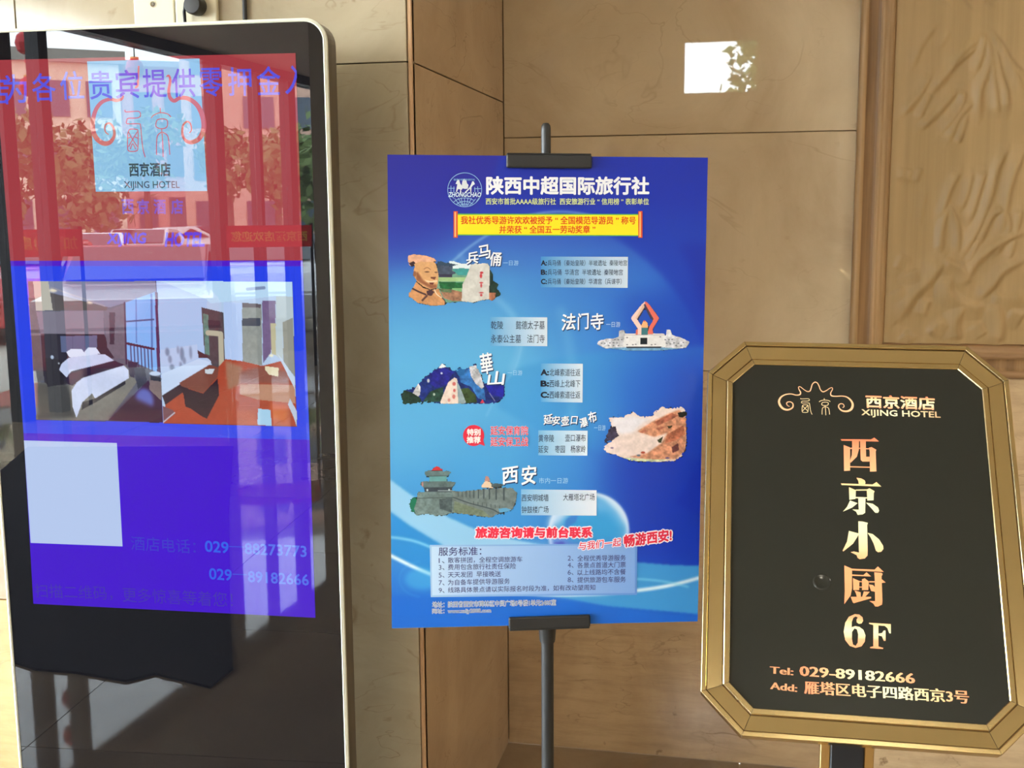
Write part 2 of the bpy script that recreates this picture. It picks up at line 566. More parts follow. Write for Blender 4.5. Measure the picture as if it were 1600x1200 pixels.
# made-up fill light panels, added unseen overhead to brighten the lobby
for k, (x, y) in enumerate(((-2.9, 0.5), (2.6, 1.5), (2.9, -0.6), (-1.0, -1.5), (0.9, -1.7))):
    lp = empty('added_fill_panel', (x, y, H_CEIL))
    tag(lp, 'added square fill light panel, unseen above the lobby', 'fill light', 'added fill light panels of the lobby')
    bm = bmesh.new()
    for x0, x1, y0, y1 in ((-.31, .31, -.31, -.29), (-.31, .31, .29, .31), (-.31, -.29, -.29, .29), (.29, .31, -.29, .29)):
        add_box(bm, x0, x1, y0, y1, -0.02, 0.0)
    bm_obj('fill_panel_frame', bm, M_['trim_white'], lp)
    box('fill_panel_face', -.29, .29, -.29, .29, -0.012, -0.001, M_['fill_light'], lp)

# print layouts: every position is in millimetres on the printed sheet or screen itself, from its top left corner
POSTER_TEXT = [["heading_lettering#1","陕西中超国际旅行社",152.7,45.6,406.7,44.3,26.5,[238,242,250],0.035,2,None,0.05,0,0,None],
["heading_lettering#2","西安市首批AAAA级旅行社  西安旅游行业 “ 信用榜 ” 表彰单位",151.2,69.9,407.2,68.7,9.9,[212,226,150],0.02,2,None,0.05,0,0,None],
["banner_lettering#3","我社优秀导游许欢欢被授予 “ 全国模范导游员 ” 称号",112.4,99.0,386.8,98.1,12.1,[226,72,30],0.02,4,None,0.05,0,0,None],
["banner_lettering#4","并荣获 “ 全国五一劳动奖章 ”",172.2,113.2,323.0,112.3,11.9,[226,72,30],0.02,4,None,0.05,0,0,None],
["army_tour_title","兵",121.4,159.5,140.4,157.4,17.9,[30,60,110],0.03,1,None,0.05,0.15,0,None],
["army_tour_title","兵",120.3,158.1,139.3,156.0,17.9,[240,246,252],0.023,3,None,0.05,0.15,0,None],
["army_tour_title","马",140.4,151.5,159.3,147.5,20.8,[30,60,110],0.03,1,None,0.05,0.15,0,None],
["army_tour_title","马",139.3,150.1,158.2,146.1,20.8,[240,246,252],0.023,3,None,0.05,0.15,0,None],
["army_tour_title","俑",158.9,160.4,176.9,160.3,20.9,[30,60,110],0.03,1,None,0.05,0.15,0,None],
["army_tour_title","俑",157.8,159.0,175.8,158.9,20.9,[240,246,252],0.023,3,None,0.05,0.15,0,None],
["army_tour_title","一日游",178.3,164.9,202.4,164.8,8.0,[165,210,240],0,2,None,0.05,0,0,None],
["temple_tour_title","法",271.8,259.6,294.2,257.6,25.2,[30,60,110],0.03,1,None,0.05,0.15,0,None],
["temple_tour_title","法",270.7,258.2,293.0,256.2,25.3,[240,246,252],0.023,3,None,0.05,0.15,0,None],
["temple_tour_title","门",296.7,258.6,316.1,256.6,25.3,[30,60,110],0.03,1,None,0.05,0.15,0,None],
["temple_tour_title","门",295.6,257.2,314.9,255.2,25.3,[240,246,252],0.023,3,None,0.05,0.15,0,None],
["temple_tour_title","寺",318.7,259.2,339.1,257.2,25.4,[30,60,110],0.03,1,None,0.05,0.15,0,None],
["temple_tour_title","寺",317.5,257.7,337.9,255.8,25.3,[240,246,252],0.023,3,None,0.05,0.15,0,None],
["temple_tour_title","一日游",342.1,261.3,364.6,261.4,8.6,[190,215,240],0,2,None,0.05,0,0,None],
["mountain_tour_title","華",143.3,326.0,163.5,322.0,32.4,[30,60,110],0.03,1,None,0.05,0.15,0,None],
["mountain_tour_title","華",142.2,324.5,162.4,320.6,32.4,[240,246,252],0.023,3,None,0.05,0.15,0,None],
["mountain_tour_title","山",154.4,348.4,182.8,346.5,21.3,[30,60,110],0.03,1,None,0.05,0.15,0,None],
["mountain_tour_title","山",153.3,346.9,181.7,345.1,21.4,[240,246,252],0.023,3,None,0.05,0.15,0,None],
["mountain_tour_title","一日游",185.7,337.6,209.1,337.7,8.1,[165,210,240],0,2,None,0.05,0,0,None],
["waterfall_tour_title","延",243.8,414.5,259.1,412.6,15.5,[30,60,110],0.03,1,None,0.05,0.15,0,None],
["waterfall_tour_title","延",242.6,413.1,258.0,411.2,15.4,[240,246,252],0.023,3,None,0.05,0.15,0,None],
["waterfall_tour_title","安",257.6,416.7,270.9,414.8,13.4,[30,60,110],0.03,1,None,0.05,0.15,0,None],
["waterfall_tour_title","安",256.5,415.3,269.8,413.3,13.4,[240,246,252],0.023,3,None,0.05,0.15,0,None],
["waterfall_tour_title","壶",272.0,417.4,285.3,415.4,14.4,[30,60,110],0.03,1,None,0.05,0.15,0,None],
["waterfall_tour_title","壶",270.8,415.9,284.2,414.0,14.5,[240,246,252],0.023,3,None,0.05,0.15,0,None],
["waterfall_tour_title","口",287.9,415.4,299.2,415.5,12.4,[30,60,110],0.03,1,None,0.05,0.15,0,None],
["waterfall_tour_title","口",286.8,414.0,298.1,414.1,12.4,[240,246,252],0.023,3,None,0.05,0.15,0,None],
["waterfall_tour_title","瀑",302.4,421.2,314.7,417.2,14.5,[30,60,110],0.03,1,None,0.05,0.15,0,None],
["waterfall_tour_title","瀑",301.2,419.8,313.5,415.8,14.5,[240,246,252],0.023,3,None,0.05,0.15,0,None],
["waterfall_tour_title","布",316.2,412.6,329.6,408.6,17.6,[30,60,110],0.03,1,None,0.05,0.15,0,None],
["waterfall_tour_title","布",315.0,411.1,328.4,407.1,17.6,[240,246,252],0.023,3,None,0.05,0.15,0,None],
["waterfall_tour_title","一日游",324.5,426.7,343.1,426.9,8.8,[170,210,240],0,2,None,0.05,0,0,None],
["city_tour_title","西",178.5,505.4,205.2,501.6,26.0,[30,60,110],0.03,1,None,0.05,0.15,0,None],
["city_tour_title","西",177.4,503.9,204.1,500.1,26.0,[240,246,252],0.023,3,None,0.05,0.15,0,None],
["city_tour_title","安",208.8,504.2,233.5,502.4,30.2,[30,60,110],0.03,1,None,0.05,0.15,0,None],
["city_tour_title","安",207.7,502.7,232.3,501.0,30.1,[240,246,252],0.023,3,None,0.05,0.15,0,None],
["city_tour_title","市内一日游",236.5,511.4,283.5,512.0,9.4,[165,210,240],0,2,None,0.05,0,0,None],
["army_tour_lettering#5","A:",238.1,164.8,246.7,164.8,7.5,[25,30,50],0.04,3,None,0.05,0,0,None],
["army_tour_lettering#6","兵马俑（秦始皇陵）半坡遗址  秦陵地宫",248.2,164.8,374.1,164.5,9.3,[38,48,80],0.004,3,None,0.05,0,0,None],
["army_tour_lettering#7","B:",238.2,179.3,246.8,179.2,7.5,[25,30,50],0.04,3,None,0.05,0,0,None],
["army_tour_lettering#8","兵马俑  华清宫  半坡遗址  秦陵地宫",248.3,179.2,367.6,179.1,9.3,[38,48,80],0.004,3,None,0.05,0,0,None],
["army_tour_lettering#9","C:",238.3,193.8,246.9,193.7,7.5,[25,30,50],0.04,3,None,0.05,0,0,None],
["army_tour_lettering#10","兵马俑（秦始皇陵）华清宫（兵谏亭）",248.4,193.7,365.8,193.6,9.4,[38,48,80],0.004,3,None,0.05,0,0,None],
["temple_tour_lettering#11","乾陵",159.3,262.0,178.5,262.0,12.6,[38,48,80],0.004,3,None,0.05,0,0,None],
["temple_tour_lettering#12","懿德太子墓",198.7,262.1,244.3,262.2,13.2,[38,48,80],0.004,3,None,0.05,0,0,None],
["temple_tour_lettering#13","永泰公主墓",159.3,283.6,206.9,283.8,13.1,[38,48,80],0.004,3,None,0.05,0,0,None],
["temple_tour_lettering#14","法门寺",216.5,283.8,244.4,283.9,13.1,[38,48,80],0.004,3,None,0.05,0,0,None],
["mountain_tour_lettering#15","A:",238.9,337.2,250.8,337.3,8.7,[25,30,50],0.05,3,None,0.05,0,0,None],
["mountain_tour_lettering#16","北峰索道往返",252.4,337.3,301.5,337.6,11.7,[38,48,80],0.004,3,None,0.05,0,0,None],
["mountain_tour_lettering#17","B:",239.0,355.0,251.0,355.1,8.7,[25,30,50],0.05,3,None,0.05,0,0,None],
["mountain_tour_lettering#18","西峰上北峰下",252.5,355.1,301.6,355.4,11.8,[38,48,80],0.004,3,None,0.05,0,0,None],
["mountain_tour_lettering#19","C:",239.1,373.0,251.1,373.1,8.7,[25,30,50],0.05,3,None,0.05,0,0,None],
["mountain_tour_lettering#20","西峰索道往返",252.6,373.1,301.8,373.4,11.8,[38,48,80],0.004,3,None,0.05,0,0,None],
["waterfall_tour_lettering#21","黄帝陵",235.6,442.7,260.3,443.0,11.9,[38,48,80],0.004,3,None,0.05,0,0,None],
["waterfall_tour_lettering#22","壶口瀑布",278.3,442.6,311.2,443.0,11.9,[38,48,80],0.004,3,None,0.05,0,0,None],
["waterfall_tour_lettering#23","延安",235.2,460.5,251.1,460.7,11.9,[38,48,80],0.004,3,None,0.05,0,0,None],
["waterfall_tour_lettering#24","枣园",261.9,460.6,277.9,460.8,11.9,[38,48,80],0.004,3,None,0.05,0,0,None],
["waterfall_tour_lettering#25","杨家岭",287.2,460.6,311.4,460.9,11.9,[38,48,80],0.004,3,None,0.05,0,0,None],
["city_tour_lettering#26","西安明城墙",208.8,539.0,252.1,539.6,11.5,[38,48,80],0.004,3,None,0.05,0,0,None],
["city_tour_lettering#27","大雁塔北广场",275.9,539.1,326.8,539.4,11.5,[38,48,80],0.004,3,None,0.05,0,0,None],
["city_tour_lettering#28","钟鼓楼广场",208.9,558.5,252.3,558.7,11.5,[38,48,80],0.004,3,None,0.05,0,0,None],
["recommendation_badge","特别",121.8,431.8,142.6,432.0,10.3,[250,240,240],0.04,4,None,0.05,0,0,None],
["recommendation_badge","推荐",121.3,444.1,142.6,444.3,10.3,[250,240,240],0.04,4,None,0.05,0,0,None],
["recommendation_lettering#29","延安保育院",158.9,429.6,218.6,430.2,14.4,[222,60,78],0.012,3,[228,205,225],0.035,0,0,None],
["recommendation_lettering#30","延安保卫战",158.9,447.5,218.7,448.1,14.5,[222,60,78],0.012,3,[228,205,225],0.035,0,0,None],
["contact_lettering#31","旅游咨询请与前台联系",135.4,594.9,322.7,597.5,16.8,[235,50,78],0.05,4,[245,235,245],0.11,0,0,None],
["contact_lettering#32","与我们一起",301.1,620.2,370.5,613.9,13.3,[228,60,85],0.02,5,[240,235,248],0.09,0.15,0,None],
["contact_lettering#33","畅游西安!",375.7,612.9,453.4,603.6,19.1,[228,45,72],0.04,5,[245,235,245],0.1,0.1,0,None],
["service_lettering#34","服务标准：",75.8,624.8,144.1,625.0,13.7,[62,58,118],0.01,4,None,0.05,0,0,None],
["service_lettering#35","1、",75.8,639.9,85.0,639.8,8.5,[62,58,118],0,4,None,0.05,0,0,None],
["service_lettering#36","散客拼团，全程空调旅游车",90.6,639.3,210.2,639.7,9.5,[62,58,118],0.008,4,None,0.05,0,0,None],
["service_lettering#37","3、",75.7,651.1,85.0,651.1,8.4,[62,58,118],0,4,None,0.05,0,0,None],
["service_lettering#38","费用包含旅行社责任保险",90.6,650.6,199.9,650.8,9.5,[62,58,118],0.008,4,None,0.05,0,0,None],
["service_lettering#39","5、",75.7,663.8,84.9,663.7,8.5,[62,58,118],0,4,None,0.05,0,0,None],
["service_lettering#40","天天发团  早接晚送",90.6,663.2,175.6,663.2,9.5,[62,58,118],0.008,4,None,0.05,0,0,None],
["service_lettering#41","7、",75.6,676.4,84.9,676.4,8.5,[62,58,118],0,4,None,0.05,0,0,None],
["service_lettering#42","为自备车提供导游服务",90.5,675.9,190.1,675.6,9.5,[62,58,118],0.008,4,None,0.05,0,0,None],
["service_lettering#43","9、",75.6,688.9,84.8,688.9,8.4,[62,58,118],0,4,None,0.05,0,0,None],
["service_lettering#44","线路具体景点请以实际报名时段为准，如有改动望周知",90.5,688.4,329.5,688.8,9.6,[62,58,118],0.008,4,None,0.05,0,0,None],
["service_lettering#45","2、",284.0,639.7,293.4,639.9,8.5,[62,58,118],0,4,None,0.05,0,0,None],
["service_lettering#46","全程优秀导游服务",299.7,640.0,378.8,640.4,9.6,[62,58,118],0.008,4,None,0.05,0,0,None],
["service_lettering#47","4、",284.1,651.3,293.5,651.4,8.5,[62,58,118],0,4,None,0.05,0,0,None],
["service_lettering#48","各景点首道大门票",299.8,651.6,378.9,651.8,9.6,[62,58,118],0.008,4,None,0.05,0,0,None],
["service_lettering#49","6、",284.2,663.1,293.6,663.3,8.5,[62,58,118],0,4,None,0.05,0,0,None],
["service_lettering#50","以上线路均不含餐",299.9,663.4,379.1,663.7,9.6,[62,58,118],0.008,4,None,0.05,0,0,None],
["service_lettering#51","8、",284.3,675.5,293.7,675.7,8.5,[62,58,118],0,4,None,0.05,0,0,None],
["service_lettering#52","提供旅游包车服务",300.0,675.8,379.3,676.4,9.6,[62,58,118],0.008,4,None,0.05,0,0,None],
["address_lettering#53","地址：陕西省西安市碑林区中贸广场5号楼1单元2405室",65.2,712.2,265.3,712.7,9.8,[60,80,120],0,3,[225,232,245],0.055,0,0,None],
["address_lettering#54","网址：www.xaljy2008.com",65.1,723.6,159.6,724.1,9.6,[60,80,120],0,3,[225,232,245],0.055,0,0,None],
["emblem","ZHONGCHAO",93.2,59.9,143.8,59.8,6.9,[215,235,252],0.03,4,None,0.05,0.2,0,None],
["emblem","陕西中超国际旅行社",101.7,37.2,134.4,36.9,3.1,[130,180,230],0.02,4,None,0.05,0,0,None]]
POSTER_STROKES = [["emblem",[[118.5,26.6],[122.6,26.9],[126.6,27.8],[130.4,29.4],[134.0,31.4],[137.1,34.1],[139.8,37.1],[141.9,40.6],[143.5,44.3],[144.5,48.3],[144.8,52.3],[144.5,56.4],[143.5,60.4],[141.9,64.1],[139.7,67.6],[137.1,70.7],[133.9,73.4],[130.4,75.6],[126.6,77.2],[122.6,78.1],[118.4,78.5],[114.3,78.2],[110.3,77.3],[106.5,75.7],[103.0,73.6],[99.9,71.0],[97.2,67.9],[95.1,64.4],[93.5,60.7],[92.6,56.7],[92.3,52.7],[92.6,48.6],[93.6,44.7],[95.2,40.9],[97.3,37.5],[100.0,34.3],[103.1,31.7],[106.6,29.5],[110.4,28.0],[114.4,27.0],[118.5,26.6]],0.9,[150,195,240],2],
["emblem",[[92.7,50.4],[103.1,50.3]],0.9,[150,195,240],2],
["emblem",[[97.3,46.3],[97.3,56.6]],0.9,[150,195,240],2],
["emblem",[[101.9,47.5],[101.6,56.6]],0.9,[150,195,240],2],
["emblem",[[133.1,50.7],[144.1,50.6]],0.9,[150,195,240],2],
["emblem",[[138.6,47.2],[139.2,56.3]],0.9,[150,195,240],2],
["emblem",[[134.0,48.4],[134.3,55.8]],0.9,[150,195,240],2],
["emblem",[[103.0,65.7],[107.1,71.4],[112.8,77.1]],0.9,[150,195,240],2],
["emblem",[[108.2,65.1],[111.7,70.8],[115.2,77.1]],0.9,[150,195,240],2],
["emblem",[[112.9,64.5],[114.3,70.8],[116.9,77.6]],0.9,[150,195,240],2],
["emblem",[[118.1,64.5],[118.6,77.6]],0.9,[150,195,240],2],
["emblem",[[123.3,64.4],[122.7,70.7],[120.4,77.6]],0.9,[150,195,240],2],
["emblem",[[129.1,65.0],[126.2,70.7],[122.7,77.0]],0.9,[150,195,240],2],
["emblem",[[135.4,66.1],[130.8,71.8],[125.6,76.4]],0.9,[150,195,240],2],
["emblem",[[101.3,71.4],[105.9,68.0],[111.7,65.9],[118.6,65.0],[126.7,66.1],[133.7,68.9]],0.9,[150,195,240],2],
["emblem",[[105.9,74.8],[110.5,71.7],[117.5,70.2],[124.4,70.7],[130.8,74.1]],0.9,[150,195,240],2],
["emblem",[[112.8,75.4],[118.6,74.2],[123.3,75.3]],0.9,[150,195,240],2],
["emblem",[[97.3,61.2],[101.9,65.7]],0.9,[150,195,240],2],
["emblem",[[140.6,64.9],[136.6,70.6]],0.9,[150,195,240],2]]
POSTER_SHAPES = [["emblem",[[107.7,36.6],[110.0,37.7],[111.8,43.4],[114.4,46.2],[115.2,50.8],[112.9,53.1],[113.5,57.6],[111.1,56.5],[111.7,51.9],[108.3,51.4],[106.5,56.0],[105.1,56.0],[106.0,49.7],[107.1,44.0],[104.3,43.5]],[],[225,232,240],3],
["emblem",[[114.4,41.7],[115.8,37.1],[118.1,35.9],[121.0,38.2],[122.2,42.7],[124.5,45.0],[123.3,50.7],[118.7,51.3],[114.1,49.7]],[],[225,232,240],3],
["emblem",[[127.9,45.0],[130.3,39.3],[132.6,39.8],[134.3,43.8],[131.4,45.5],[129.1,48.4],[128.5,56.4],[127.3,55.8],[126.8,50.7],[119.8,57.6],[118.7,55.9],[125.6,49.0]],[],[225,232,240],3],
["award_banner",[[106.3,89.1],[392.2,88.2],[392.7,122.5],[106.2,122.4]],[],[110,190,80],1],
["award_banner",[[107.6,91.0],[390.9,89.8],[391.4,120.9],[107.5,120.8]],[],[250,232,40],2],
["award_banner",[[101.1,85.3],[107.6,85.3],[107.5,126.2],[101.0,126.2]],[],[225,80,50],3],
["award_banner",[[102.7,86.6],[105.0,86.6],[104.9,124.9],[102.6,124.9]],[],[250,190,120],4],
["award_banner",[[390.8,83.7],[397.4,83.6],[398.0,125.1],[391.4,125.1]],[],[225,80,50],3],
["award_banner",[[392.4,85.0],[394.8,85.0],[395.4,123.8],[393.1,123.8]],[],[250,190,120],4],
["recommendation_badge",[[141.7,451.2],[138.6,452.9],[135.2,454.0],[131.6,454.2],[128.0,453.7],[124.6,452.5],[121.6,450.5],[119.0,448.0],[117.1,444.9],[115.8,441.5],[115.2,438.0],[115.4,434.3],[116.4,430.9],[118.1,427.7],[120.4,424.9],[123.2,422.7],[126.5,421.2],[130.0,420.4],[133.5,420.4],[137.0,421.2],[140.3,422.7],[143.2,424.8],[145.6,427.5],[147.4,430.7],[148.4,434.2],[148.7,437.8],[148.3,441.4],[147.1,444.8],[149.8,454.4]],[],[222,48,72],2]]
POSTER_PANELS = [["army_tour_panel",[[237.6,154.8],[375.4,155.0],[375.6,203.7],[237.8,202.8]],[70,145,208],[205,222,240],2],
["temple_tour_panel",[[158.3,249.4],[248.2,250.0],[248.5,295.6],[158.3,294.8]],[95,165,218],[215,230,245],2],
["mountain_tour_panel",[[238.5,323.0],[305.4,323.8],[305.5,385.8],[238.9,384.3]],[85,160,218],[215,230,245],2],
["waterfall_tour_panel",[[235.0,430.0],[314.2,431.3],[314.1,471.7],[235.2,470.3]],[120,182,225],[215,230,245],2],
["city_tour_panel",[[207.7,525.1],[329.8,528.3],[330.2,569.9],[207.9,567.5]],[125,182,225],[225,232,245],2],
["service_panel",[[61.6,613.8],[397.3,617.0],[398.1,703.0],[62.7,699.7]],[160,198,236],[104,150,220],2],
["service_panel",[[64.6,616.5],[393.7,619.6],[394.7,699.7],[65.2,696.3]],[190,218,246],[128,168,228],3]]
